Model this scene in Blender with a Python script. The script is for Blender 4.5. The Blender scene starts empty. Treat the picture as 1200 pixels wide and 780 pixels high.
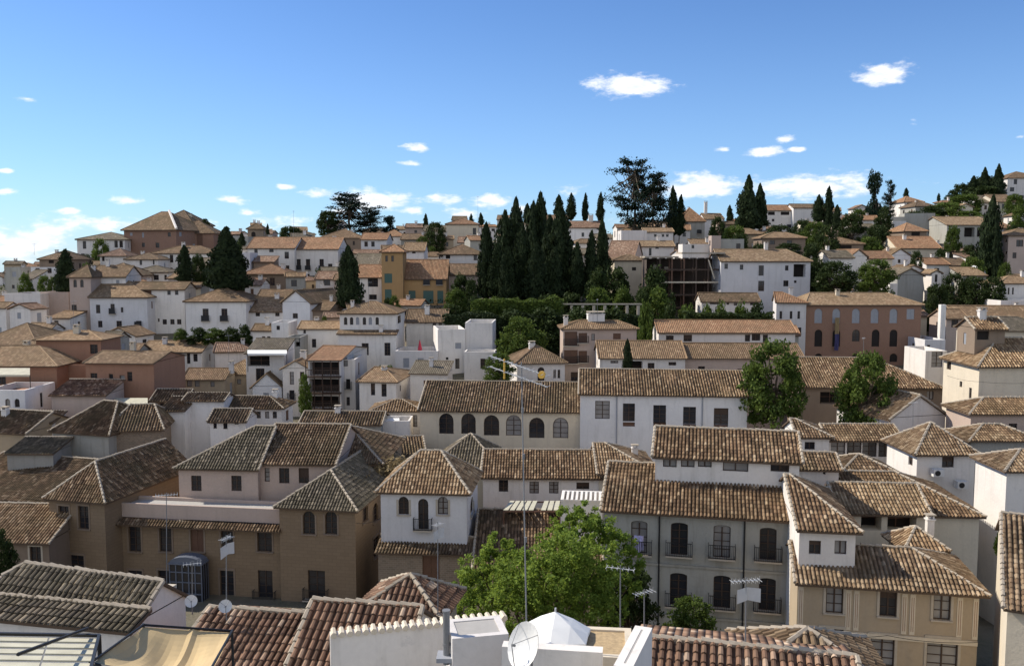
import bpy, math, random
from mathutils import Vector, Matrix, noise as mnoise
R = math.radians
SC = bpy.context.scene
COL = SC.collection
random.seed(11)

# ---------------------------------------------------------------- camera maths
F = 1039.0
PITCH = math.atan(90 / F)
CP, SP = math.cos(PITCH), math.sin(PITCH)
CZ = 50.0                                   # eye height; everything is measured from it

def ray(px, py):
    a = (px - 600) / F; b = (390 - py) / F
    return Vector((a, CP + b * SP, -SP + b * CP))
def P(px, py, d):
    r = ray(px, py); return Vector((r.x * d / r.y, d, CZ + r.z * d / r.y))
def proj(p):
    z = p.z - CZ
    fw = p.y * CP - z * SP; up = p.y * SP + z * CP
    return 600 + F * p.x / fw, 390 - F * up / fw

# ---------------------------------------------------------------- terrain
GC = [-800, 0, 300, 600, 900, 1200, 2000]
GD = [(-60, [-22]*7), (15, [-24]*7), (50, [-29]*7), (82, [-31]*7),
      (105, [-27, -27, -26, -26, -27, -27, -27]), (130, [-22, -22, -21, -20, -22, -21, -21]),
      (150, [-18, -18, -17, -15, -17.5, -17, -17]), (175, [-13, -12.5, -10.5, -9, -11, -9, -9]),
      (200, [-10, -8, -6, -5.5, -6, -5, -4]), (230, [-10, -8, -1.5, 0, 0, 1.5, 3]),
      (270, [-14, -10, 2.5, 4.5, 6, 11, 14]), (320, [-20, -14, 3, 6, 10, 20, 24]),
      (450, [-40, -35, -10, -8, -2, 14, 18]), (900, [-90]*7), (6000, [-260]*7)]
def ground(x, y):
    px = 600 + F * x / max(y, 20) if y > 0 else 600
    px = max(GC[0], min(GC[-1], px))
    for i in range(len(GD) - 1):
        if y <= GD[i + 1][0]: break
    d0, r0 = GD[i]; d1, r1 = GD[i + 1]
    t = max(0, min(1, (y - d0) / (d1 - d0)))
    for j in range(len(GC) - 1):
        if px <= GC[j + 1]: break
    s = (px - GC[j]) / (GC[j + 1] - GC[j])
    a = r0[j] * (1 - s) + r0[j + 1] * s; b = r1[j] * (1 - s) + r1[j + 1] * s
    return CZ + a * (1 - t) + b * t

# ---------------------------------------------------------------- node helpers
def mat(name):
    m = bpy.data.materials.new(name); m.use_nodes = True
    nt = m.node_tree; nt.nodes.clear()
    out = nt.nodes.new('ShaderNodeOutputMaterial')
    b = nt.nodes.new('ShaderNodeBsdfPrincipled')
    nt.links.new(b.outputs[0], out.inputs[0])
    return m, nt, b
def N(nt, t, **kw):
    n = nt.nodes.new(t)
    for k, v in kw.items():
        if k.startswith('i_'): n.inputs[k[2:].replace('_', ' ')].default_value = v
        else: setattr(n, k, v)
    return n
def L(nt, a, b): nt.links.new(a, b)
def ramp(nt, fac, stops, interp='LINEAR'):
    r = nt.nodes.new('ShaderNodeValToRGB'); r.color_ramp.interpolation = interp
    e = r.color_ramp.elements
    while len(e) < len(stops): e.new(0.5)
    for k, (p, c) in enumerate(stops):
        e[k].position = p; e[k].color = (*c, 1) if len(c) == 3 else c
    L(nt, fac, r.inputs[0]); return r
def mix(nt, fac, a, b, mode='MIX'):
    m = nt.nodes.new('ShaderNodeMix'); m.data_type = 'RGBA'; m.blend_type = mode
    for sock, v in ((m.inputs[0], fac), (m.inputs[6], a), (m.inputs[7], b)):
        if hasattr(v, 'links'): L(nt, v, sock)
        elif isinstance(v, (int, float)): sock.default_value = v
        else: sock.default_value = (*v, 1) if len(v) == 3 else v
    return m.outputs[2]
def math_(nt, op, a, b=None, c=None):
    m = nt.nodes.new('ShaderNodeMath'); m.operation = op
    for i, v in enumerate((a, b, c)):
        if v is None: continue
        if hasattr(v, 'links'): L(nt, v, m.inputs[i])
        else: m.inputs[i].default_value = v
    return m.outputs[0]
def noise(nt, vec, scale, detail=4, rough=.6, dist=0):
    n = nt.nodes.new('ShaderNodeTexNoise')
    n.inputs['Scale'].default_value = scale; n.inputs['Detail'].default_value = detail
    n.inputs['Roughness'].default_value = rough; n.inputs['Distortion'].default_value = dist
    if vec is not None: L(nt, vec, n.inputs['Vector'])
    return n.outputs['Fac']
def bump(nt, b, h, strength, dist):
    n = nt.nodes.new('ShaderNodeBump'); n.inputs['Strength'].default_value = strength
    n.inputs['Distance'].default_value = dist
    L(nt, h, n.inputs['Height']); L(nt, n.outputs[0], b.inputs['Normal'])

def wpos(nt):
    return nt.nodes.new('ShaderNodeNewGeometry').outputs['Position']
def stretch(nt, v, s):
    m = nt.nodes.new('ShaderNodeMapping'); m.inputs['Scale'].default_value = s
    L(nt, v, m.inputs['Vector']); return m.outputs[0]

MATS = {}
def plaster(name, col, dirt=(.30, .26, .21), amt=.5):
    m, nt, b = mat(name)
    p = wpos(nt)
    big = noise(nt, p, .35, 5, .65)
    streak = noise(nt, stretch(nt, p, (1.6, 1.6, .16)), 1.1, 4, .6)
    fine = noise(nt, p, 5, 3, .6)
    a = ramp(nt, big, [(.35, (0, 0, 0)), (.75, (1, 1, 1))])
    s = ramp(nt, streak, [(.52, (0, 0, 0)), (.8, (1, 1, 1))])
    tone = mix(nt, a.outputs[0], tuple(c * .88 for c in col), tuple(min(.86, c * 1.05) for c in col))
    f1 = math_(nt, 'MULTIPLY', s.outputs[0], amt)
    c = mix(nt, f1, tone, dirt)
    oi = nt.nodes.new('ShaderNodeObjectInfo')
    vr = ramp(nt, oi.outputs['Random'], [(0, (.80, .79, .80)), (.35, (1, .985, .96)), (.7, (.93, .90, .86)), (1, (1.0, 1.0, 1.0))])
    c = mix(nt, 1.0, c, vr.outputs[0], 'MULTIPLY')
    pt_ = ramp(nt, noise(nt, p, .9, 6, .75, .6), [(.60, (0, 0, 0)), (.66, (1, 1, 1))])
    c = mix(nt, math_(nt, 'MULTIPLY', pt_.outputs[0], .38), c, tuple(k * .60 for k in col))
    c = mix(nt, .22, c, ramp(nt, fine, [(.3, tuple(k * .75 for k in col)), (.7, col)]).outputs[0])
    L(nt, c, b.inputs['Base Color']); b.inputs['Roughness'].default_value = .9
    b.inputs['Specular IOR Level'].default_value = .2
    bump(nt, b, math_(nt, 'ADD', fine, big), .35, .04)
    return m

TSPEC = {}
def tl(key, name, stops, lich, lamt):
    ds = lambda c: tuple((k * .9 + (c[0] * .3 + c[1] * .6 + c[2] * .1) * .10) * w for k, w in zip(c, (1.07, 1.03, .95)))
    stops = [(p_, ds(c)) for p_, c in stops]
    mn = [sum(c[i] for _, c in stops[1:-1]) / (len(stops) - 2) for i in range(3)]
    stops = [(p_, tuple(m_ + (c[i] - m_) * .82 for i, m_ in enumerate(mn))) for p_, c in stops]; TSPEC[key] = (name, stops, ds(lich), lamt)
    return tiles(name, stops, ds(lich), lamt)
def tiles(name, stops, lich, lamt, mortar=None):
    m, nt, b = mat(name)
    uv = nt.nodes.new('ShaderNodeUVMap').outputs[0]
    fl = N(nt, 'ShaderNodeVectorMath', operation='FLOOR'); L(nt, uv, fl.inputs[0])
    wn = N(nt, 'ShaderNodeTexWhiteNoise', noise_dimensions='2D'); L(nt, fl.outputs[0], wn.inputs['Vector'])
    r = ramp(nt, wn.outputs['Value'], stops)
    p = wpos(nt)
    big = noise(nt, p, .28, 5, .7)
    mid = noise(nt, p, 1.7, 4, .7)
    lf = ramp(nt, big, [(.40, (0, 0, 0)), (.66, (1, 1, 1))])
    c = mix(nt, math_(nt, 'MULTIPLY', lf.outputs[0], lamt), r.outputs[0], lich)
    mf = ramp(nt, mid, [(.46, (0, 0, 0)), (.72, (1, 1, 1))])
    c = mix(nt, math_(nt, 'MULTIPLY', mf.outputs[0], .45), c, (.085, .07, .048))
    oi = nt.nodes.new('ShaderNodeObjectInfo')
    vr = ramp(nt, oi.outputs['Random'], [(0, (.72, .70, .70)), (.4, (1, .97, .92)), (.7, (.85, .80, .76)), (1, (1.08, 1.02, .95))])
    c = mix(nt, 1.0, c, vr.outputs[0], 'MULTIPLY')
    L(nt, c, b.inputs['Base Color']); b.inputs['Roughness'].default_value = .92
    b.inputs['Specular IOR Level'].default_value = .15
    sep = N(nt, 'ShaderNodeSeparateXYZ'); L(nt, uv, sep.inputs[0])
    u = math_(nt, 'FRACT', sep.outputs[0]); v = math_(nt, 'FRACT', sep.outputs[1])
    w = math_(nt, 'SINE', math_(nt, 'MULTIPLY', u, math.pi))
    hh = math_(nt, 'ADD', w, math_(nt, 'MULTIPLY', v, -.35))
    bump(nt, b, hh, .9, .09)
    return m

def simple(name, col, rough=.6, metal=0, spec=.4, var=.15, sc=3):
    m, nt, b = mat(name)
    n = noise(nt, wpos(nt), sc, 3, .6)
    c = mix(nt, n, tuple(k * (1 - var) for k in col), tuple(min(1, k * (1 + var)) for k in col))
    L(nt, c, b.inputs['Base Color']); b.inputs['Roughness'].default_value = rough
    b.inputs['Metallic'].default_value = metal; b.inputs['Specular IOR Level'].default_value = spec
    return m

def foliage(name, dark, light, trans=.35, tc=None):
    m, nt, b = mat(name)
    g = nt.nodes.new('ShaderNodeNewGeometry')
    oi = nt.nodes.new('ShaderNodeObjectInfo')
    cl = noise(nt, wpos(nt), .8, 3, .6)
    f = math_(nt, 'ADD', math_(nt, 'MULTIPLY', g.outputs['Random Per Island'], .55), math_(nt, 'MULTIPLY', cl, .6))
    r = ramp(nt, f, [(.2, dark), (.85, light)])
    c = mix(nt, math_(nt, 'MULTIPLY', oi.outputs['Random'], .35), r.outputs[0], tuple(k * .6 for k in dark))
    L(nt, c, b.inputs['Base Color']); b.inputs['Roughness'].default_value = .62
    b.inputs['Specular IOR Level'].default_value = .10
    if trans:
        t = nt.nodes.new('ShaderNodeBsdfTranslucent'); L(nt, mix(nt, .5, c, tc or light), t.inputs[0])
        ms = nt.nodes.new('ShaderNodeMixShader'); ms.inputs[0].default_value = trans
        out = [n for n in nt.nodes if n.type == 'OUTPUT_MATERIAL'][0]
        L(nt, b.outputs[0], ms.inputs[1]); L(nt, t.outputs[0], ms.inputs[2]); L(nt, ms.outputs[0], out.inputs[0])
    return m

def brick_mat(name, c1, c2, mo, scale=3.2):
    m, nt, b = mat(name)
    p = wpos(nt); sep = N(nt, 'ShaderNodeSeparateXYZ'); L(nt, p, sep.inputs[0])
    cb = N(nt, 'ShaderNodeCombineXYZ')
    L(nt, math_(nt, 'ADD', sep.outputs[0], sep.outputs[1]), cb.inputs[0]); L(nt, sep.outputs[2], cb.inputs[1])
    t = N(nt, 'ShaderNodeTexBrick', i_Scale=scale, i_Color1=(*c1, 1), i_Color2=(*c2, 1), i_Mortar=(*mo, 1))
    t.inputs['Mortar Size'].default_value = .015
    L(nt, cb.outputs[0], t.inputs['Vector'])
    n = noise(nt, p, .5, 5, .7)
    c = mix(nt, math_(nt, 'MULTIPLY', n, .5), t.outputs[0], tuple(k * .55 for k in c1))
    L(nt, c, b.inputs['Base Color']); b.inputs['Roughness'].default_value = .9
    bump(nt, b, n, .3, .05)
    return m

WALLS = {
 'W': plaster('white_plaster', (.75, .71, .66), dirt=(.36, .33, .28), amt=.6), 'B': plaster('cool_white_plaster', (.73, .71, .69), dirt=(.38, .36, .33), amt=.55),
 'G': plaster('grey_plaster', (.37, .36, .32), dirt=(.17, .16, .13), amt=.8), 'C': plaster('cream_plaster', (.66, .58, .45), amt=.35),  # grey is darkened to carry the street shade on near facades
 'E': plaster('beige_plaster', (.43, .345, .24), amt=.6), 'O': brick_mat('ochre_masonry', (.25, .175, .105), (.225, .157, .093), (.19, .13, .08), .8),
 'Y': plaster('yellow_plaster', (.43, .27, .125), dirt=(.25, .17, .08), amt=.4), 'T': plaster('terracotta_plaster', (.34, .19, .125), dirt=(.2, .11, .07), amt=.45),
 'P': plaster('pink_plaster', (.48, .38, .32), amt=.5), 'N': plaster('brown_plaster', (.25, .19, .14), dirt=(.13, .1, .07), amt=.5),
 'K': brick_mat('red_brick', (.29, .155, .10), (.24, .13, .085), (.30, .24, .18)),
 'S': brick_mat('rubble_stone', (.27, .20, .14), (.18, .14, .10), (.33, .28, .21), 1.4),
}
TILES = {
 't': tl('t', 'tan_roof_tiles', [(0, (.055, .034, .022)), (.35, (.145, .092, .056)), (.65, (.235, .155, .096)), (.9, (.36, .265, .17)), (1, (.50, .40, .28))], (.125, .092, .052), .6),
 'o': tl('o', 'orange_roof_tiles', [(0, (.12, .065, .04)), (.4, (.27, .145, .085)), (.8, (.40, .24, .14)), (1, (.52, .38, .25))], (.20, .13, .075), .6),
 'b': tl('b', 'brown_roof_tiles', [(0, (.055, .035, .025)), (.4, (.13, .085, .055)), (.75, (.22, .145, .09)), (.92, (.33, .24, .16)), (1, (.48, .38, .27))], (.095, .08, .045), .7),
 'g': tl('g', 'grey_roof_tiles', [(0, (.07, .06, .05)), (.4, (.14, .125, .10)), (.75, (.22, .19, .15)), (1, (.40, .35, .27))], (.11, .10, .065), .7),
 'r': tl('r', 'red_roof_tiles', [(0, (.07, .045, .034)), (.35, (.17, .10, .07)), (.7, (.29, .18, .125)), (.9, (.44, .32, .24)), (1, (.62, .52, .42))], (.12, .07, .05), .5),
 'l': tl('l', 'light_roof_tiles', [(0, (.10, .065, .04)), (.3, (.22, .145, .09)), (.65, (.35, .25, .155)), (1, (.54, .43, .30))], (.19, .14, .08), .5),
}
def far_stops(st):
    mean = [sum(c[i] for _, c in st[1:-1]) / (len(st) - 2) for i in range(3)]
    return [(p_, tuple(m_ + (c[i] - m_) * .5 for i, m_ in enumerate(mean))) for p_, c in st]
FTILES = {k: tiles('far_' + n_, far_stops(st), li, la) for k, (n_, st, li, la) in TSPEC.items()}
M_CAP = plaster('mortar_ridge', (.42, .36, .28), dirt=(.14, .12, .08), amt=.7)
M_EAVE = simple('eave_timber', (.10, .065, .04), .85)
M_WOOD = simple('dark_wood', (.055, .032, .02), .6)
M_BROWN = simple('brown_wood', (.12, .06, .035), .6)
M_FRW = simple('white_frame', (.62, .61, .58), .5)
M_GREEN = simple('green_shutter', (.06, .12, .10), .6)
M_GREYSH = simple('grey_shutter', (.28, .29, .31), .6)
M_DARK = simple('dark_interior', (.018, .014, .012), .9)
M_IRON = simple('black_iron', (.02, .02, .022), .5, .3)
M_STEEL = simple('galvanised_steel', (.20, .20, .20), .6, .3)
M_ALU = simple('pale_aluminium', (.50, .50, .49), .5, .2)
M_TERR = simple('terrace_tiles', (.38, .20, .12), .8)
M_TERRG = simple('grey_terrace', (.36, .34, .31), .85)
M_BARK = simple('bark', (.10, .075, .05), .9)
M_STONE = simple('pale_stone', (.42, .36, .28), .85)
M_STRAW = simple('straw_litter', (.40, .29, .16), .95, var=.5, sc=9)
def glass(name, col, rough=.12):
    m, nt, b = mat(name)
    n = noise(nt, wpos(nt), .9, 2, .5)
    c = mix(nt, n, tuple(k * .4 for k in col), col)
    L(nt, c, b.inputs['Base Color']); b.inputs['Roughness'].default_value = rough
    b.inputs['Specular IOR Level'].default_value = .5
    return m
M_GLASS = glass('window_glass', (.035, .035, .04))
M_GLASS2 = glass('curtained_glass', (.34, .32, .30), .3)

# ---------------------------------------------------------------- mesh builder
class MB:
    def __init__(s): s.v = []; s.f = []; s.m = []; s.uv = {}
    def face(s, pts, m=0, uv=None):
        i = len(s.v); s.v.extend(tuple(p) for p in pts); s.f.append(tuple(range(i, i + len(pts)))); s.m.append(m)
        if uv is not None: s.uv[len(s.f) - 1] = uv
    def box(s, x0, x1, y0, y1, z0, z1, m=0, M=None):
        c = [Vector((x, y, z)) for z in (z0, z1) for y in (y0, y1) for x in (x0, x1)]
        if M is not None: c = [M @ q for q in c]
        i = len(s.v); s.v.extend(tuple(q) for q in c)
        for f in ((0, 2, 3, 1), (4, 5, 7, 6), (0, 1, 5, 4), (2, 6, 7, 3), (0, 4, 6, 2), (1, 3, 7, 5)):
            s.f.append(tuple(i + k for k in f)); s.m.append(m)
    def tube(s, a, b, r0, r1=None, n=6, m=0, cap=True):
        a = Vector(a); b = Vector(b); r1 = r0 if r1 is None else r1
        d = (b - a).normalized() if (b - a).length > 1e-6 else Vector((0, 0, 1))
        x = d.orthogonal().normalized(); y = d.cross(x)
        i = len(s.v)
        for c, r in ((a, r0), (b, r1)):
            for k in range(n):
                t = 2 * math.pi * k / n
                s.v.append(tuple(c + x * math.cos(t) * r + y * math.sin(t) * r))
        for k in range(n):
            s.f.append((i + k, i + (k + 1) % n, i + n + (k + 1) % n, i + n + k)); s.m.append(m)
        if cap:
            s.f.append(tuple(i + k for k in reversed(range(n)))); s.m.append(m)
            s.f.append(tuple(i + n + k for k in range(n))); s.m.append(m)
    def mesh(s, name, mats, smooth=False):
        me = bpy.data.meshes.new(name); me.from_pydata(s.v, [], s.f)
        for m in mats: me.materials.append(m)
        me.polygons.foreach_set('material_index', s.m)
        if s.uv:
            lay = me.uv_layers.new(name='UVMap'); arr = [0.0] * (2 * len(me.loops))
            for fi, uv in s.uv.items():
                ls = me.polygons[fi].loop_start
                for k, (a, b) in enumerate(uv): arr[2 * (ls + k)] = a; arr[2 * (ls + k) + 1] = b
            lay.data.foreach_set('uv', arr)
        if smooth: me.polygons.foreach_set('use_smooth', [True] * len(me.polygons))
        me.update(); return me
    def build(s, name, mats, parent=None, smooth=False):
        me = s.mesh(name, mats if isinstance(mats, (list, tuple)) else [mats], smooth)
        return link(name, me, parent)
def link(name, me, parent=None):
    o = bpy.data.objects.new(name, me); COL.objects.link(o)
    if parent: o.parent = parent
    return o
LABELS = {}
def tag(o, label, cat, group=None, kind=None):
    if label: o['label'] = label
    if cat: o['category'] = cat
    if group: o['group'] = group
    if kind: o['kind'] = kind
    if label and not group:
        if label in LABELS: print('DUP LABEL', label)
        LABELS[label] = 1
        n = len(label.split())
    if label and not 4 <= len(label.split()) <= 16: print('LEN LABEL', len(label.split()), label)
    return o
def empty(name, loc, rz=0):
    o = bpy.data.objects.new(name, None); COL.objects.link(o)
    o.location = loc; o.rotation_euler = (0, 0, rz); o.empty_display_size = .3
    return o

# ---------------------------------------------------------------- roofs
TP, TCR = .27, .44        # tile column pitch, course length
def tile_poly(mb, poly, d, mi=0, under=1, thick=.13, detail=True):
    poly = [Vector(p) for p in poly]
    n = (poly[1] - poly[0]).cross(poly[2] - poly[0]).normalized()
    if n.z < 0: n = -n; poly.reverse()
    u = Vector((0, 0, 1)).cross(n)
    if u.length < 1e-4: u = Vector((1, 0, 0))
    u.normalize(); v = n.cross(u)
    o = poly[0]
    q = [((p - o).dot(u), (p - o).dot(v)) for p in poly]
    ou, ov = random.randint(0, 400), random.randint(0, 400)
    mb.face(poly, mi, [(a / TP + ou, b / TCR + ov) for a, b in q])
    dn = Vector((0, 0, -thick))
    mb.face([p + dn for p in reversed(poly)], under)
    for i in range(len(poly)):
        a, b = poly[i], poly[(i + 1) % len(poly)]
        mb.face([a, a + dn, b + dn, b], under)
    if not detail: return
    K = 5 if d < 66 else (4 if d < 90 else 3)
    pitch = TP if d < 90 else TP * 1.15
    u0 = min(a for a, b in q); u1 = max(a for a, b in q)
    nc = max(1, int((u1 - u0) / pitch)); st = (u1 - u0) / nc
    sway = random.uniform(0, 10)
    for i in range(nc):
        uc = u0 + (i + .5) * st
        vs = []
        for k in range(len(q)):
            (a0, b0), (a1, b1) = q[k], q[(k + 1) % len(q)]
            if (a0 - uc) * (a1 - uc) <= 0 and abs(a1 - a0) > 1e-6:
                vs.append(b0 + (b1 - b0) * (uc - a0) / (a1 - a0))
        if len(vs) < 2: continue
        v0, v1 = min(vs) - .05 + random.uniform(-.03, .02), max(vs)
        if v1 - v0 < .1: continue
        j = 0; vv = v0
        cj = random.uniform(-.012, .012)
        while vv < v1 - .04:
            ve = min(vv + TCR + .05, v1)
            lift0 = .055 + random.uniform(-.008, .012); lift1 = .02
            sw = mnoise.noise(Vector((uc * .35 + sway, vv * .35, 0))) * .08 + .045
            ra, rb = st * .36, st * .30
            pts0 = []; pts1 = []
            jx = cj + random.uniform(-.008, .008)
            for k in range(K):
                t = math.pi * k / (K - 1)
                c, s = math.cos(t), math.sin(t)
                pts0.append(o + u * (uc + jx - c * ra) + v * vv + n * (s * ra * .95 + lift0 - .03 + sw))
                pts1.append(o + u * (uc + jx - c * rb) + v * ve + n * (s * rb * .95 + lift1 - .03 + sw))
            uvc = (ou + i + .5, ov + j + .5)
            for k in range(K - 1):
                mb.face([pts0[k], pts0[k + 1], pts1[k + 1], pts1[k]], mi, [uvc] * 4)
            vv += TCR; j += 1
def cap_line(mb, a, b, r=.13, mi=2, d=50):
    a = Vector(a); b = Vector(b); ln = (b - a).length
    if ln < .3: return
    n = max(1, int(ln / .45)) if d < 100 else 1
    for i in range(n):
        p = a + (b - a) * (i / n); q = a + (b - a) * ((i + 1) / n)
        jz = random.uniform(-.015, .03) + (.04 if d < 112 else 0)
        mb.tube(p + Vector((0, 0, .035 + jz)), q + Vector((0, 0, jz)), r * random.uniform(.95, 1.12), r * .85, 6, mi, True)

def roof_geo(mb, ty, Lx, W, h, k, d, oh=.38, ins=None):
    """ty: g gable // h hip // a gable left + hip right // c hip left + gable right // p gable facing front //
    q ridge front to back, hipped front // s shed rising back // y pyramid"""
    o = oh; os = .22
    T = []; caps = []; tris = []     # tris: wall triangles closing gables
    rz = h + k * W / 2
    if ty in 'ghacy':
        il = ir = 0
        if ty in 'hc': il = W / 2
        if ty in 'ha': ir = W / 2
        if ty == 'y': il = ir = Lx / 2
        if ins: il, ir = ins
        if il + ir > Lx:
            s = Lx / (il + ir); il *= s; ir *= s
        ze = h - o * k
        xl = -o if il else -os; xr = Lx + o if ir else Lx + os
        A = Vector((xl, -o, ze)); B = Vector((xr, -o, ze)); C = Vector((xr, W + o, ze)); D = Vector((xl, W + o, ze))
        E = Vector((il if il else -os, W / 2, rz)); G = Vector((Lx - ir if ir else Lx + os, W / 2, rz))
        if (E - G).length < .05:
            T += [([A, B, G], 1), ([C, D, E], 0)]
        else:
            T += [([A, B, G, E], 1), ([C, D, E, G], 0)]; caps.append((E, G))
        if il: T.append(([D, A, E], 1)); caps += [(A, E), (D, E)]
        else: tris.append([(0, 0, h), (0, W / 2, rz - .05), (0, W, h)]); caps.append((A, E))
        if ir: T.append(([B, C, G], 1)); caps += [(B, G), (C, G)]
        else: tris.append([(Lx, W, h), (Lx, W / 2, rz - .05), (Lx, 0, h)]); caps.append((B, G))
    elif ty in 'pq':
        rz = h + k * Lx / 2; ze = h - o * k
        fi = Lx / 2 if ty == 'q' else 0
        if ins: fi = ins[0]
        A = Vector((-o, -o if fi else -os, ze)); B = Vector((Lx + o, -o if fi else -os, ze))
        C = Vector((Lx + o, W + os, ze)); D = Vector((-o, W + os, ze))
        E = Vector((Lx / 2, fi if fi else -os, rz)); G = Vector((Lx / 2, W + os, rz))
        T += [([D, A, E, G], 1), ([B, C, G, E], 1)]; caps.append((E, G))
        if fi: T.append(([A, B, E], 1)); caps += [(A, E), (B, E)]
        else: tris.append([(0, 0, h), (Lx, 0, h), (Lx / 2, 0, rz - .05)])
        tris.append([(Lx, W, h), (0, W, h), (Lx / 2, W, rz - .05)])
        if not fi: caps += [(A, E), (B, E)]
    elif ty == 's':
        ze = h - o * k; rz = h + k * W
        T.append(([(-os, -o, ze), (Lx + os, -o, ze), (Lx + os, W + .1, rz + .1 * k), (-os, W + .1, rz + .1 * k)], 1))
        tris += [[(0, 0, h), (0, W, rz - .05), (0, W, h)], [(Lx, 0, h), (Lx, W, h), (Lx, W, rz - .05)],
                 [(Lx, W, h), (0, W, h), (0, W, rz - .05), (Lx, W, rz - .05)]]
        caps.append(((-os, W, rz), (Lx + os, W, rz)))
    for poly, det in T: tile_poly(mb, poly, d, 0, 1, .13 if d < 130 else .2, bool(det) and d < 112)
    for a, b in caps: cap_line(mb, a, b, .12 if d < 66 else (.13 if d < 100 else .085), 2 if d < 112 else 0, d)
    return tris, rz

# ---------------------------------------------------------------- walls with real openings
def wall_face(mb, O, U, Nn, w, h, ops, m=0, mr=0):
    """wall rectangle O + U*s + Z*t with openings [(s0,t0,s1,t1,arch,depth)], reveals go inwards (-Nn)"""
    Z = Vector((0, 0, 1))
    xs = sorted({0.0, w} | {min(max(a, 0), w) for q in ops for a in (q[0], q[2])})
    zs = sorted({0.0, h} | {min(max(a, 0), h) for q in ops for a in (q[1], q[3])})
    pt = lambda s, t, e=0: O + U * s + Z * t - Nn * e
    for i in range(len(xs) - 1):
        for j in range(len(zs) - 1):
            a, b, c, e = xs[i], xs[i + 1], zs[j], zs[j + 1]
            if b - a < 1e-5 or e - c < 1e-5: continue
            mx, mz = (a + b) / 2, (c + e) / 2
            if any(q[0] < mx < q[2] and q[1] < mz < q[3] for q in ops): continue
            mb.face([pt(a, c), pt(b, c), pt(b, e), pt(a, e)], m)
    for (s0, t0, s1, t1, arch, dp) in ops:
        s0 = max(s0, 0); s1 = min(s1, w); t1 = min(t1, h)
        if s1 - s0 < .05 or t1 - t0 < .05: continue
        out = [(s0, t0), (s1, t0)]
        if arch:
            r = (s1 - s0) / 2; cx = (s0 + s1) / 2; rr = min(r * (1 if arch == 1 else .3), t1 - t0)
            n = 8
            arc = [(cx + r * math.cos(math.pi * k / n), t1 - rr + rr * math.sin(math.pi * k / n)) for k in range(n + 1)]
            out += arc
            right = [(s1, t1)] + [arc[k] for k in range(n // 2, -1, -1)]
            left = [(s0, t1)] + [arc[k] for k in range(n, n // 2 - 1, -1)]
            mb.face([pt(*q) for q in reversed(right)], m); mb.face([pt(*q) for q in reversed(left)], m)
        else: out += [(s1, t1), (s0, t1)]
        for k in range(len(out)):
            a, b = out[k], out[(k + 1) % len(out)]
            if abs(a[0] - b[0]) + abs(a[1] - b[1]) < 1e-6: continue
            mb.face([pt(*a), pt(*b), pt(b[0], b[1], dp), pt(a[0], a[1], dp)], mr)

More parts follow.
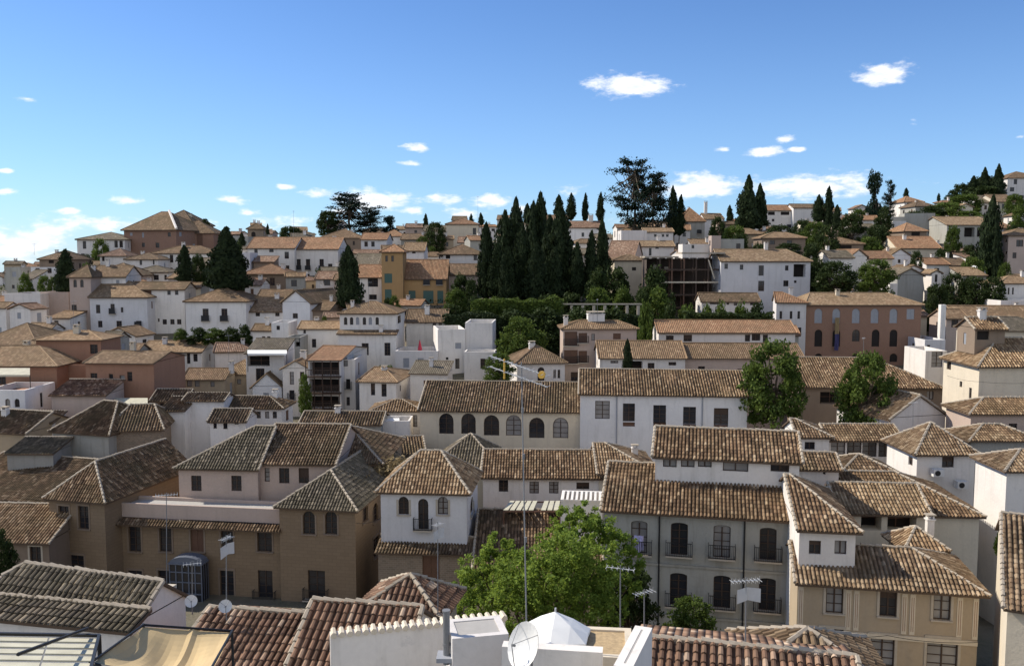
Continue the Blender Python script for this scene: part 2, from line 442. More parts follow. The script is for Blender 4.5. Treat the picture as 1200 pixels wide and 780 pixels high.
WCACHE = {}
def window_mesh(w, h, arch, style, near, dark=False):
    """origin at the centre bottom; x across, z up, faces -y"""
    var = random.choice('dddccb') if style == 'glass' and near and not dark else 'd'
    key = (round(w, 1), round(h, 1), arch, style, near, var)
    if key in WCACHE: return WCACHE[key]
    w, h = max(.25, key[0]), max(.25, key[1])
    fr, gl = MB(), MB()
    def outline(w_, h_, z0=0.0, up=0.0):
        if not arch: return [(-w_ / 2, z0), (w_ / 2, z0), (w_ / 2, h_), (-w_ / 2, h_)]
        r = w_ / 2; n = 8; rr = min(r * (1 if arch == 1 else .3), h_ - z0)
        return [(-r, z0), (r, z0)] + [(r * math.cos(math.pi * k / n), h_ - rr + rr * math.sin(math.pi * k / n)) for k in range(n + 1)]
    if style == 'glass' or style == 'light':
        g = outline(w - .01, h, .0)
        gl.face([(x, .0, z) for x, z in g], 0)
        t = .06 if near else .08
        a, b = outline(w, h), outline(w - 2 * t, h - t, t)
        for k in range(len(a)):
            k2 = (k + 1) % len(a)
            fr.face([(a[k][0], -.05, a[k][1]), (a[k2][0], -.05, a[k2][1]), (b[k2][0], -.05, b[k2][1]), (b[k][0], -.05, b[k][1])])
            fr.face([(b[k][0], -.05, b[k][1]), (b[k2][0], -.05, b[k2][1]), (b[k2][0], .0, b[k2][1]), (b[k][0], .0, b[k][1])])
        top = h - (w * .15 if arch else .04)
        if w > .7: fr.box(-.045, .045, -.052, -.004, .05, top)
        if h > 1.1:
            nb = 2 if h < 1.9 else 3
            for q in range(1, nb + 1):
                z = h * q / (nb + 1); fr.box(-w / 2 + .04, w / 2 - .04, -.048, -.003, z - .022, z + .022)
        mats_f = [M_WOOD if style == 'glass' else M_FRW]; mg = {'d': M_GLASS, 'c': M_GLASS2, 'b': M_GLASS}[var]
        if var == 'b' and not arch:
            zb_ = h * random.uniform(.35, .7); fr.box(-w / 2 + .07, w / 2 - .07, -.035, -.006, zb_, h - .05)
            for q in range(int((h - .05 - zb_) / .09)): fr.box(-w / 2 + .07, w / 2 - .07, -.042, -.0351, zb_ + q * .09, zb_ + q * .09 + .05)
    elif style in ('green', 'grey', 'brown'):
        a = outline(w, h); gl.face([(x, -.02, z) for x, z in a])
        for sx in (-1, 1):
            x0, x1 = (-w / 2, -.015) if sx < 0 else (.015, w / 2)
            top = h if not arch else h - w * .32
            fr.box(x0, x1, -.06, -.025, .0, top)
            for q in range(1, int(top / .16)): fr.box(x0 + .06, x1 - .06, -.07, -.061, q * .16, q * .16 + .05)
        mats_f = [{'green': M_GREEN, 'grey': M_GREYSH, 'brown': M_BROWN}[style]]; mg = mats_f[0]
    else:                                        # open dark bay
        gl.face([(x, .0, z) for x, z in outline(w, h)])
        if style == 'bay' and near:
            n = max(1, int(w / 1.1))
            for k in range(n + 1): fr.box(-w / 2 + k * w / n - .04, -w / 2 + k * w / n + .04, -.06, 0, 0, h)
            fr.box(-w / 2, w / 2, -.055, -.002, h * .45, h * .45 + .06)
        mats_f = [M_BROWN]; mg = M_DARK
    if near:
        fm = fr.mesh('window', mats_f) if fr.f else None; gm = gl.mesh('pane', [mg])
        res = (fm, gm)
    else:
        base = len(fr.v)
        for f in gl.f: pass
        fr.v += gl.v
        fr.f += [tuple(i + base for i in f) for f in gl.f]; fr.m += [1] * len(gl.f)
        res = (fr.mesh('window', [mats_f[0], mg]), None)
    WCACHE[key] = res
    return res

RAILC = {}
def rail_mesh(w, dp=.55, h=1.0, bars=True):
    key = (round(w, 1), bars, round(dp, 1))
    if key in RAILC: return RAILC[key]
    b = MB(); w = key[0]
    b.box(-w / 2, w / 2, -dp, 0, -.12, 0, 1)
    for z in (.06, h): b.box(-w / 2, w / 2, -dp, -dp + .035, z - .02, z + .02)
    for x in (-w / 2, w / 2 - .035):
        for z in (.06, h): b.box(x, x + .035, -dp + .04, 0, z - .02, z + .02)
    if bars:
        n = int(w / .12)
        for k in range(n + 1):
            x = -w / 2 + .01 + (w - .03) * k / n; b.box(x, x + .03, -dp + .005, -dp + .03, .0, h)
        for k in range(int(dp / .12)):
            for x in (-w / 2 + .005, w / 2 - .03): b.box(x, x + .02, -dp + .12 * k + .05, -dp + .12 * k + .07, 0, h)
    else:
        b.box(-w / 2 + .04, w / 2 - .04, -dp + .012, -dp + .022, .0, h)
    RAILC[key] = b.mesh('balcony', [M_IRON, M_STONE]); return RAILC[key]

import re
def parse(win):
    out = []
    for part in win.split(';'):
        part = part.strip()
        if not part: continue
        m = re.match(r'([RL]?)([a-z]*)([-\d.]+),([\d.]+),([\d.]+):(.+)', part)
        if not m: print('BAD WIN', part); continue
        for x in m.group(6).split(): out.append((m.group(1), m.group(2), float(x), float(m.group(3)), float(m.group(4)), float(m.group(5))))
    return out

BLK = []
def block(root, x0, x1, ye, ry, d, ty, wall='W', tile='t', a=0, W=None, xs=None, k=.42, win='', oh=.38, ins=None,
          base=None, ch='', style='glass', A=None, Lx=None, zmin=None, sill=False, mats=None, pl=.75, cop=True, auto=None, autoch=True):
    """one walled and roofed volume of a building; x0,x1 = front corners, ye eave, ry ridge in the photo's pixels at depth d"""
    a = R(a)
    A = A or P(x0, ye, d)
    U = Vector((math.cos(a), math.sin(a), 0)); Bk = Vector((-math.sin(a), math.cos(a), 0)); Nn = -Bk
    if Lx is None:
        c = (x1 - 600) / F
        # (A.x + t U.x) = c * ((A.y + t U.y) CP - (A.z-CZ) SP)
        Lx = (c * (A.y * CP - (A.z - CZ) * SP) - A.x) / (U.x - c * U.y * CP)
    Lx = max(.5, Lx)
    if W is None and xs is not None:
        left = xs < (x0 + x1) / 2
        c = (xs - 600) / F
        Q = A if left else A + U * Lx
        W = (c * (Q.y * CP - (Q.z - CZ) * SP) - Q.x) / (Bk.x - c * Bk.y * CP)
        if W <= 0 or W > 40: print('W?', x0, x1, W); W = 8
        fixedW = True
    else: fixedW = W is not None
    mid = A + U * Lx / 2
    if ry is not None:
        if ty in 'ghacs':
            fr_ = 1 if ty == 's' else .5
            if fixedW:
                p = mid + Bk * W * fr_
                r = ray(proj(p)[0], ry); z = CZ + r.z / r.y * p.y
                k = (z - A.z) / (W * fr_)
            else:
                lo, hi = 3.0, 26.0
                for _ in range(30):
                    w_ = (lo + hi) / 2; p = mid + Bk * w_ * fr_ + Vector((0, 0, k * w_ * fr_))
                    if proj(p)[1] > ry: lo = w_
                    else: hi = w_
                W = (lo + hi) / 2
        elif ty in 'yq':
            W = W or (Lx if ty == 'y' else 9)
            back = W / 2 if ty == 'y' else (ins[0] if ins else Lx / 2)
            p = mid + Bk * back; r = ray(proj(p)[0], ry); z = CZ + r.z / r.y * p.y
            k = (z - A.z) / (W / 2 if ty == 'y' else Lx / 2)
        elif ty == 'p':
            W = W or 9; r = ray(proj(mid)[0], ry); k = (CZ + r.z / r.y * mid.y - A.z) / (Lx / 2)
    W = W or 8
    if not .12 <= k <= .95: print('k?', x0, x1, round(k, 2), 'W', round(W, 1)); k = max(.15, min(.9, k))
    cs = [A, A + U * Lx, A + Bk * W, A + U * Lx + Bk * W]
    zb = min(ground(c.x, c.y) for c in cs) - .4
    if base is not None: zb = P((x0 + x1) / 2, base, d).z
    if zmin is not None: zb = CZ + zmin
    zb = min(zb, A.z - 1.2)
    h = A.z - zb
    BLK.append((A.copy(), U, Bk, Lx, W, x0, x1, ye, d, k))
    # own frame of the block: origin = front left corner at its foot
    inv = root.matrix_world.inverted() if False else None
    Mb = Matrix.Translation(Vector((A.x, A.y, zb))) @ Matrix.Rotation(a, 4, 'Z')
    Mr = Matrix.Translation(root.location) @ Matrix.Rotation(root.rotation_euler[2], 4, 'Z')
    ML = Mr.inverted() @ Mb
    def put(o): o.matrix_local = ML; return o
    near = d < 132
    # openings
    sides = {'': (Vector((0, 0, 0)), Vector((1, 0, 0)), Vector((0, -1, 0)), Lx),
             'R': (Vector((Lx, 0, 0)), Vector((0, 1, 0)), Vector((1, 0, 0)), W),
             'L': (Vector((0, W, 0)), Vector((0, -1, 0)), Vector((-1, 0, 0)), W)}
    ops = {'': [], 'R': [], 'L': []}; wins = []
    Mi = Mb.inverted(); cam = Mi @ Vector((0, 0, CZ))
    for (sd, t, px, py, wp, hp) in parse(win):
        O, Us, Ns, wl = sides[sd]
        def hit(x, y):
            r = (Mi.to_3x3() @ ray(x, y)); dn = r.dot(Ns)
            if abs(dn) < 1e-4: return None
            s = (O - cam).dot(Ns) / dn; q = cam + r * s
            return (q - O).dot(Us), q.z
        c0 = hit(px - wp / 2, py); c1 = hit(px + wp / 2, py); t0 = hit(px, py - hp / 2); t1 = hit(px, py + hp / 2)
        if not (c0 and c1 and t0 and t1): continue
        s0, s1 = sorted((c0[0], c1[0])); z0, z1 = sorted((t0[1], t1[1]))
        s0 = max(.08, s0); s1 = min(wl - .08, s1); z0 = max(.05, z0); z1 = min(h - .12, z1)
        if s1 - s0 < .12 or z1 - z0 < .12: print('win lost', x0, x1, (px, py), round(s0, 1), round(s1, 1), round(z0, 1), round(z1, 1), round(h, 1)); continue
        arch = 1 if 'a' in t else (2 if 'e' in t else 0)
        dp = 1.4 if 'o' in t else (.22 if near else .16)
        ops[sd].append((s0, z0, s1, z1, arch, dp)); wins.append((sd, t, s0, z0, s1, z1, arch, dp))
    # smaller windows on faces the photo shows too coarsely to trace one by one
    lab = root.get('label', '')
    if auto is None: auto = d > 98 and not re.search(r'windowless|blank|bare|plain|one |single|no window|wall house|ruin|shed|box|awning|hut|faceted', lab)
    if auto:
        rs = random.Random(int(x0 * 7 + ye * 13))
        side = 'R' if (x0 + x1) / 2 < 600 else 'L'
        for sd in ([''] if not any(q[0] == '' for q in parse(win)) and 'window' not in lab else []) + [side]:
            wl = Lx if sd == '' else W
            if wl < 2.4: continue
            nfl = 1 if h < 5 else 2
            if ops[sd]: continue
            for fl_ in range(nfl):
                z1 = h - .75 - fl_ * 2.9 - (rs.random() * .3)
                n = max(1, int(wl / rs.uniform(2.3, 3.6)))
                if sd: n = max(1, n - 1)
                for q in range(n):
                    if rs.random() < (.25 if sd == '' else .45): continue
                    cx = wl * (q + .5) / n + rs.uniform(-.25, .25); ww = rs.choice((.6, .8, .9, 1.1)); wh = rs.choice((.8, 1.1, 1.3, 1.8))
                    if z1 - wh < .3 or cx - ww / 2 < .25 or cx + ww / 2 > wl - .25: continue
                    e = (cx - ww / 2, z1 - wh, cx + ww / 2, z1, 0, .16)
                    ops[sd].append(e); wins.append((sd, rs.choice(('', '', 'n', '', 'y')),) + e)
        if 'window' not in lab and ops[''] and Lx > 4 and d > 125:
            zl = min(q[1] for q in ops['']) - 1.2
            n = max(1, int(Lx / 2.8))
            while zl > 1.6:
                for q in range(n):
                    if rs.random() < .4: continue
                    cx = Lx * (q + .5) / n + rs.uniform(-.3, .3); ww = rs.choice((.6, .8, 1.0)); wh = rs.choice((.8, 1.2, 1.7))
                    if cx - ww / 2 < .25 or cx + ww / 2 > Lx - .25 or zl - wh < .2: continue
                    e = (cx - ww / 2, zl - wh, cx + ww / 2, zl, 0, .16); ops[''].append(e); wins.append(('', rs.choice(('', '', 'n', 'b')),) + e)
                zl -= 3.0
    mw = MB()
    hh = h - .05 if ty != 'f' else h
    for sd, (O, Us, Ns, wl) in sides.items(): wall_face(mw, O, Us, Ns, wl, hh, ops[sd])
    mw.face([(Lx, W, 0), (0, W, 0), (0, W, hh), (Lx, W, hh)])
    mr = MB()
    if ty == 'f' and W < .8:
        mw.face([(0, 0, h), (Lx, 0, h), (Lx, W, h), (0, W, h)]); rz = h
        x_ = 0
        while x_ < Lx - .1 and cop:
            mr.tube((x_ + .12, -.07, h + .03), (x_ + .12, W + .07, h + .03), .11, .09, 6, 0); x_ += .27
        if cop: ro = put(mr.build('coping', [WALLS['C']], root))
        else: ro = None
    elif ty == 'f':
        pt = .22; fl = h - pl
        for (a0, a1, b0, b1) in ((0, Lx, 0, pt), (0, Lx, W - pt, W), (0, pt, pt, W - pt), (Lx - pt, Lx, pt, W - pt)):
            mw.face([(a0, b0, h), (a1, b0, h), (a1, b1, h), (a0, b1, h)])
        q = [(pt, pt), (Lx - pt, pt), (Lx - pt, W - pt), (pt, W - pt)]
        for i in range(4):
            (a0, b0), (a1, b1) = q[i], q[(i + 1) % 4]
            mw.face([(a0, b0, fl), (a1, b1, fl), (a1, b1, h), (a0, b0, h)])
        mr.face([(a_, b_, fl) for a_, b_ in q]); rz = fl
        ro = put(mr.build('terrace', M_STRAW if tile == 'x' else (M_TERR if tile in 'ro' else M_TERRG), root))
    else:
        tris, rz = roof_geo(mr, ty, Lx, W, h, k, d, oh, ins)
        for t_ in tris: mw.face([Vector(q) for q in t_])
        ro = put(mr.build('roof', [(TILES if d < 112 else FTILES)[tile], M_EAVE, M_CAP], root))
    wo = put(mw.build('wall', WALLS[wall], root))
    if auto and autoch and not ch and ty != 'f' and d > 98:
        rs = random.Random(int(x1 * 5 + ye)); 
        if rs.random() < .6: ch = '%f,%f,%f,%f' % (x0 + (x1 - x0) * rs.uniform(.2, .8), rs.uniform(.4, .9), rs.uniform(.5, .8), rs.uniform(.35, .62))
    # chimneys: "px,height_m,width_m,frac" along the front, frac of the way up/back
    for c in ch.split():
        px, ht, wd, fr_ = (float(q) for q in c.split(','))
        s = (px - x0) / max(1, (x1 - x0)) * Lx; y = fr_ * W
        if ty == 's': zr = h + k * y
        elif ty in 'pq': zr = rz - k * abs(s - Lx / 2)
        elif ty == 'f': zr = rz
        else: zr = rz - k * abs(y - W / 2)
        if ty in 'hacy': zr = min(zr, h + k * min(s if ty in 'hcy' else 99, Lx - s if ty in 'hay' else 99))
        cb = MB(); w2 = wd / 2
        cb.box(s - w2, s + w2, y - w2 * .8, y + w2 * .8, zr - .5, zr + ht)
        cb.box(s - w2 - .07, s + w2 + .07, y - w2 * .8 - .07, y + w2 * .8 + .07, zr + ht + .002, zr + ht + .1, 0)
        for sx in (-1, 1): cb.box(s + sx * w2 * .75 - .05, s + sx * w2 * .75 + .05, y - w2 * .7, y + w2 * .7, zr + ht + .1, zr + ht + .34)
        cb.box(s - w2 - .08, s + w2 + .08, y - w2 * .8 - .08, y + w2 * .8 + .08, zr + ht + .34, zr + ht + .42, 1)
        c_ = cb.build('chimney', [WALLS['W'] if wall not in 'KTO' else WALLS['C'], M_CAP], ro)
    for (sd, t, s0, z0, s1, z1, arch, dp) in wins:
        O, Us, Ns, wl = sides[sd]
        st = style
        if 'g' in t: st = 'green'
        elif 'y' in t: st = 'grey'
        elif 'n' in t: st = 'brown'
        elif 'w' in t: st = 'light'
        elif 'o' in t: st = 'bay'
        elif 'd' in t: st = 'dark'
        rw, rh = s1 - s0, z1 - z0
        fm, gm = window_mesh(rw, rh, arch, st, near, wall == 'O')
        ang = {'': 0, 'R': R(90), 'L': R(-90)}[sd]
        q = O + Us * (s0 + s1) / 2 + Vector((0, 0, z0)) - Ns * (dp - .03)
        S = Matrix.Diagonal((rw / max(.25, round(rw, 1)), 1, rh / max(.25, round(rh, 1)), 1))
        o = bpy.data.objects.new('window', fm if fm else gm); COL.objects.link(o); o.parent = root
        o.matrix_local = ML @ Matrix.Translation(q) @ Matrix.Rotation(ang, 4, 'Z') @ S
        if fm and gm: p_ = link('pane', gm, o)
        if near and d < 90 and 'o' not in t and 'b' not in t and sill:
            sb = MB(); sb.box(-rw / 2 - .16, rw / 2 + .16, -.14, -.003, -.1, 0)
            for sx in (-1, 1): sb.box(*sorted((sx * (rw / 2 + .01), sx * (rw / 2 + .17))), -.045, -.003, 0, rh + (.0 if not arch else -.3 * rw))
            if not arch: sb.box(-rw / 2 - .17, rw / 2 + .17, -.06, -.003, rh + .002, rh + .2)
            so = link('sill', sb.mesh('sill', [M_STONE if wall != 'O' else WALLS['N']]), o); so.matrix_local = S.inverted() @ Matrix.Translation((0, -dp + .03, 0))
        if 'b' in t:
            bo = link('balcony', rail_mesh(rw + (.7 if d < 90 else .4), .55 if d < 90 else .4, bars=d < 130), root)
            q2 = O + Us * (s0 + s1) / 2 + Vector((0, 0, z0 + .05)) + Ns * .004
            bo.matrix_local = ML @ Matrix.Translation(q2) @ Matrix.Rotation(ang, 4, 'Z')
    return dict(A=A, L=Lx, W=W, h=h, k=k, rz=rz, ML=ML, Mb=Mb, a=a, roof=ro, wall=wo, U=U, Bk=Bk, zb=zb)

NAMES = {'W': 'white_house', 'B': 'white_house', 'G': 'grey_house', 'C': 'cream_house', 'E': 'beige_house', 'O': 'ochre_house',
         'Y': 'yellow_house', 'T': 'terracotta_house', 'P': 'pink_house', 'N': 'brown_house', 'K': 'brick_building', 'S': 'stone_house'}
HOUSES = []
def house(label, x0, x1, ye, ry, d, ty, name=None, cat='house', group=None, **kw):
    A = P(x0, ye, d); zb = ground(A.x, A.y)
    root = empty(name or NAMES[kw.get('wall', 'W')], Vector((A.x, A.y, zb)), R(kw.get('a', 0)))
    tag(root, label, cat, group)
    b = block(root, x0, x1, ye, ry, d, ty, **kw)
    root['_x'] = 0; del root['_x']
    HOUSES.append((root, b))
    return root, b
# ---------------------------------------------------------------- vegetation
F_CYP = foliage('cypress_leaves', (.010, .018, .008), (.036, .052, .019), .12)
F_CED = foliage('cedar_leaves', (.008, .017, .011), (.026, .046, .027), .10)
F_DRK = foliage('dark_leaves', (.014, .027, .008), (.060, .082, .024), .22)
F_MID = foliage('green_leaves', (.030, .055, .011), (.13, .175, .035), .3)
F_BRT = foliage('bright_leaves', (.055, .10, .016), (.23, .31, .055), .42, (.36, .44, .06))
F_DRY = foliage('dry_weeds', (.14, .10, .05), (.30, .23, .12), .2)
FOLS = {'cyp': F_CYP, 'ced': F_CED, 'drk': F_DRK, 'mid': F_MID, 'brt': F_BRT, 'dry': F_DRY}

def leafquad(b, p, s, up=.5, el=1.3):
    n = Vector((random.gauss(0, 1), random.gauss(0, 1), random.gauss(0, 1) + up)).normalized()
    t = n.orthogonal().normalized(); t = Matrix.Rotation(random.uniform(0, 6.28), 3, n) @ t; w = n.cross(t)
    s *= random.uniform(.6, 1.3)
    b.face([p - t * s * el * .5, p + w * s * .42 + t * s * .05, p + t * s * el * .5, p - w * s * .42 + t * s * .05])

def crown_mesh(name, fol, R_=1., H_=1., n=2500, leaf=.09, clumps=46, spread=.21, seed=1, low=.15, top=1.0, shape=None):
    """unit crown: radius R_, from z=0 to H_"""
    random.seed(seed); b = MB(); cs = []
    for i in range(clumps):
        for _ in range(40):
            z = random.uniform(0.02, .98); t = random.uniform(0, 6.283)
            prof = shape(z) if shape else math.sqrt(max(0, 1 - ((z - .42) / .6) ** 2)) if z < .98 else 0
            rr = prof * random.uniform(.25, 1) ** .45 * random.uniform(.78, 1.02)
            c = Vector((math.cos(t) * rr * R_, math.sin(t) * rr * R_, z * H_))
            if all((c - q).length > spread * .55 for q, _ in cs): break
        cs.append((c, spread * random.uniform(.6, 1.25)))
    per = n // clumps
    for c, r in cs:
        for _ in range(per):
            d = Vector((random.gauss(0, 1), random.gauss(0, 1), random.gauss(0, .8)))
            d = d.normalized() * r * random.uniform(.45, 1.05)
            if d.z < 0: d.z *= .6
            leafquad(b, c + d, leaf)
    return b.mesh(name, [fol]), cs

def cypress_crown(name, seed, lumpy=.42, n=6500, wide=1):
    random.seed(seed); b = MB(); off = random.uniform(0, 50)
    def prof(z):
        return (min(1, (z / .10) ** .6) if z < .1 else 1) * (1 - max(0, (z - .12) / .90) ** (2.6 if wide == 1 else 1.25)) 
    def rad(z, t):
        q = 1 + lumpy * 2 * (mnoise.noise(Vector((math.cos(t) * 1.3 + off, math.sin(t) * 1.3, z * 5))) + .5 * mnoise.noise(Vector((math.cos(t) * 2.6, math.sin(t) * 2.6 + off, z * 15))))
        return .5 * max(.02, prof(z)) * q
    for i in range(14):                             # closed inner mass so that no light comes through
        for k in range(10):
            z0, z1 = i / 14 * .95, (i + 1) / 14 * .95; t0, t1 = 6.283 * k / 10, 6.283 * (k + 1) / 10
            g = lambda z, t: Vector((math.cos(t) * rad(z, t) * .62, math.sin(t) * rad(z, t) * .62, z))
            b.face([g(z0, t0), g(z0, t1), g(z1, t1), g(z1, t0)])
    for i in range(n):
        z = random.random() ** 1.15 * .985; t = random.uniform(0, 6.283)
        if random.random() > prof(z) + .12: continue
        r = rad(z, t) * random.uniform(.68, 1.18)
        p = Vector((math.cos(t) * r, math.sin(t) * r, z + random.uniform(-.01, .015)))
        s = random.uniform(.02, .038)
        d = Vector((math.cos(t) * .35, math.sin(t) * .35, .0)); upv = Vector((0, 0, s * 1.0)) + d * s * .5
        sd = Vector((-math.sin(t), math.cos(t), 0)).normalized() * s * random.uniform(1.1, 2.2)
        sd = Matrix.Rotation(random.uniform(-1, 1), 3, 'Z') @ sd
        b.face([p - sd, p - upv * .4, p + sd, p + upv])
    return b.mesh(name, [F_CYP])

def trunk_mesh(name, h=1., r=.06, branches=(), m=None):
    b = MB(); n = 5; prev = Vector((0, 0, 0)); 
    for i in range(n):
        q = Vector((random.uniform(-.02, .02), random.uniform(-.02, .02), h * (i + 1) / n))
        b.tube(prev, q, r * (1 - .13 * i), r * (1 - .13 * (i + 1)), 7); prev = q
    for c in branches:
        s = Vector((0, 0, h * random.uniform(.45, .95)))
        midp = (s + c) / 2 + Vector((0, 0, random.uniform(-.05, .02)))
        b.tube(s, midp, r * .42, r * .28, 5); b.tube(midp, c, r * .28, r * .1, 5)
    return b.mesh(name, [M_BARK])

PROTO = {}
def proto(kind):
    if kind in PROTO: return PROTO[kind]
    st = random.getstate(); out = []
    if kind == 'cyp':
        for s in (3, 5, 8, 13): out.append((cypress_crown('cypress_crown', s), trunk_mesh('cypress_trunk', .3, .035)))
    elif kind == 'cypw':
        for s in (21, 22): out.append((cypress_crown('cypress_crown', s, .32, 8000, 2), trunk_mesh('cypress_trunk', .3, .04)))
    elif kind in ('drk', 'mid', 'brt'):
        for s in (2, 7, 9):
            cm, cs = crown_mesh('crown', FOLS[kind], .5, 1, 9500, .040, 120, .115, s)
            out.append((cm, trunk_mesh('trunk', .45, .035, [c for c, r in cs[::4]])))
    elif kind == 'bush':
        for s in (31, 32, 33):
            cm, cs = crown_mesh('crown', F_DRK, .5, 1, 4200, .06, 48, .17, s, shape=lambda z: math.sqrt(max(0, 1 - (z / 1.02) ** 2)))
            out.append((cm, trunk_mesh('trunk', .4, .03, [c for c, r in cs[::5]])))
    elif kind == 'bushm':
        for s in (41, 42, 43):
            cm, cs = crown_mesh('crown', F_MID, .5, 1, 4200, .06, 48, .17, s, shape=lambda z: math.sqrt(max(0, 1 - (z / 1.02) ** 2)))
            out.append((cm, trunk_mesh('trunk', .4, .03, [c for c, r in cs[::5]])))
    elif kind == 'pine':
        for s in (51, 52):
            cm, cs = crown_mesh('crown', F_CED, .5, 1, 5200, .05, 46, .14, s, shape=lambda z: (.55 + .5 * math.sin(z * 9)) * (1 - z * .55) if z < .9 else .3)
            out.append((cm, trunk_mesh('trunk', .8, .03, [c for c, r in cs[::4]])))
    elif kind == 'cedar':
        for s in (61, 62):
            random.seed(s); b = MB(); cs = []
            tiers = 9
            for i in range(tiers):
                z = .16 + .80 * i / (tiers - 1)
                reach = .5 * (1 - (abs(z - .5) / .72) ** 2.2) * random.uniform(.6, 1.1)
                bias = random.uniform(0, 6.28)
                for k in range(random.randint(5, 7)):
                    t = bias + random.gauss(0, 1.5); rr = reach * random.uniform(.5, 1.15)
                    for q in (.45, .75, 1):
                        c = Vector((math.cos(t) * rr * q, math.sin(t) * rr * q, z + random.uniform(-.012, .012) + .05 * q * q))
                        if q == 1: cs.append(c)
                        for _ in range(44):
                            d = Vector((random.gauss(0, .05), random.gauss(0, .05), random.gauss(0, .02)))
                            leafquad(b, c + d, .034, 2.5)
            out.append((b.mesh('crown', [F_CED]), trunk_mesh('trunk', .93, .026, [c * 1. for c in cs])))
    random.setstate(st); PROTO[kind] = out; return out

NAMET = {'cyp': 'cypress_tree', 'cypw': 'cypress_tree', 'drk': 'leafy_tree', 'mid': 'leafy_tree', 'brt': 'leafy_tree', 'bush': 'shrub', 'bushm': 'shrub', 'pine': 'pine_tree', 'cedar': 'cedar_tree'}
CATT = {'cyp': 'cypress', 'cypw': 'cypress', 'drk': 'tree', 'mid': 'tree', 'brt': 'tree', 'bush': 'shrub', 'bushm': 'shrub', 'pine': 'pine', 'cedar': 'cedar'}
def tree(kind, label, px, yt, yb, wpx, d, group=None, var=None, lean=0):
    """crown from pixel row yb up to yt, wpx wide, at distance d; the trunk goes down to the terrain"""
    ps = proto(kind); v = random.randrange(len(ps)) if var is None else var % len(ps)
    top = P(px, yt, d); bot = P(px, yb, d); g = ground(top.x, top.y)
    if kind in ('drk', 'mid', 'bush', 'bushm') and group and 'vines' not in group and bot.z > g and bot.z - g < 9: bot.z = g + .1
    if group and 'right hillside' in group: wpx *= .8; top.z -= (top.z - bot.z) * .08
    H_ = top.z - bot.z; wd = wpx / F * d * 1.02
    zb = min(bot.z, bot.z)
    root = empty(NAMET[kind], (top.x, top.y, min(g, zb)), random.uniform(0, 6.28))
    tag(root, label, CATT[kind], group)
    if kind in ('cyp', 'cypw'): root.rotation_euler = (R(random.gauss(0, 1.3)), R(random.gauss(0, 1.3)), root.rotation_euler[2])
    base = zb - min(g, zb)
    cr = link('crown', ps[v][0], root); cr.location = (0, 0, base); cr.scale = (wd * (1.12 if kind == 'cyp' and d < 200 else 1), wd * (1.12 if kind == 'cyp' and d < 200 else 1), H_)
    tr = link('trunk', ps[v][1], root)
    tr.location = (0, 0, 0) if base < .5 else (0, 0, base)
    tr.scale = (wd if kind not in ('cyp',) else H_ * .5, wd if kind not in ('cyp',) else H_ * .5, H_)
    if base >= .5:
        b = MB(); rr = .03 * wd + .06; b.tube((0, 0, 0), (0, 0, base + .1), rr * 1.15, rr, 7)
        st = link('stem', b.mesh('stem', [M_BARK]), root)
    return root
# ---------------------------------------------------------------- sky, sun, clouds, camera
SUN = Vector((-.70, .24, .67)).normalized()
EL = math.asin(SUN.z); AZ = math.atan2(SUN.x, SUN.y)        # from +Y, clockwise positive towards +X
w = bpy.data.worlds.new('World'); SC.world = w; w.use_nodes = True
nt = w.node_tree; nt.nodes.clear()
out = nt.nodes.new('ShaderNodeOutputWorld'); bg = nt.nodes.new('ShaderNodeBackground')
sky = nt.nodes.new('ShaderNodeTexSky'); sky.sky_type = 'NISHITA'; sky.sun_disc = False
sky.sun_elevation = EL; sky.sun_rotation = AZ % (2 * math.pi); sky.altitude = 700; sky.air_density = 1.0; sky.dust_density = .35; sky.ozone_density = 2.4
tcn = nt.nodes.new('ShaderNodeTexCoord'); vec = tcn.outputs['Generated']
nv = N(nt, 'ShaderNodeVectorMath', operation='NORMALIZE'); L(nt, vec, nv.inputs[0])
sp = N(nt, 'ShaderNodeSeparateXYZ'); L(nt, nv.outputs[0], sp.inputs[0])
az = math_(nt, 'ARCTAN2', sp.outputs[0], sp.outputs[1]); el = math_(nt, 'ARCSINE', sp.outputs[2])
cv = N(nt, 'ShaderNodeCombineXYZ'); L(nt, az, cv.inputs[0]); L(nt, el, cv.inputs[1])
n1 = noise(nt, stretch(nt, cv.outputs[0], (1, 2.3, 1)), 26, 6, .62)
n2 = noise(nt, stretch(nt, cv.outputs[0], (1, 2.6, 1)), 60, 5, .6)
nn = math_(nt, 'ADD', math_(nt, 'MULTIPLY', math_(nt, 'SUBTRACT', n1, .5), 3.6), math_(nt, 'MULTIPLY', math_(nt, 'SUBTRACT', n2, .5), 1.3))
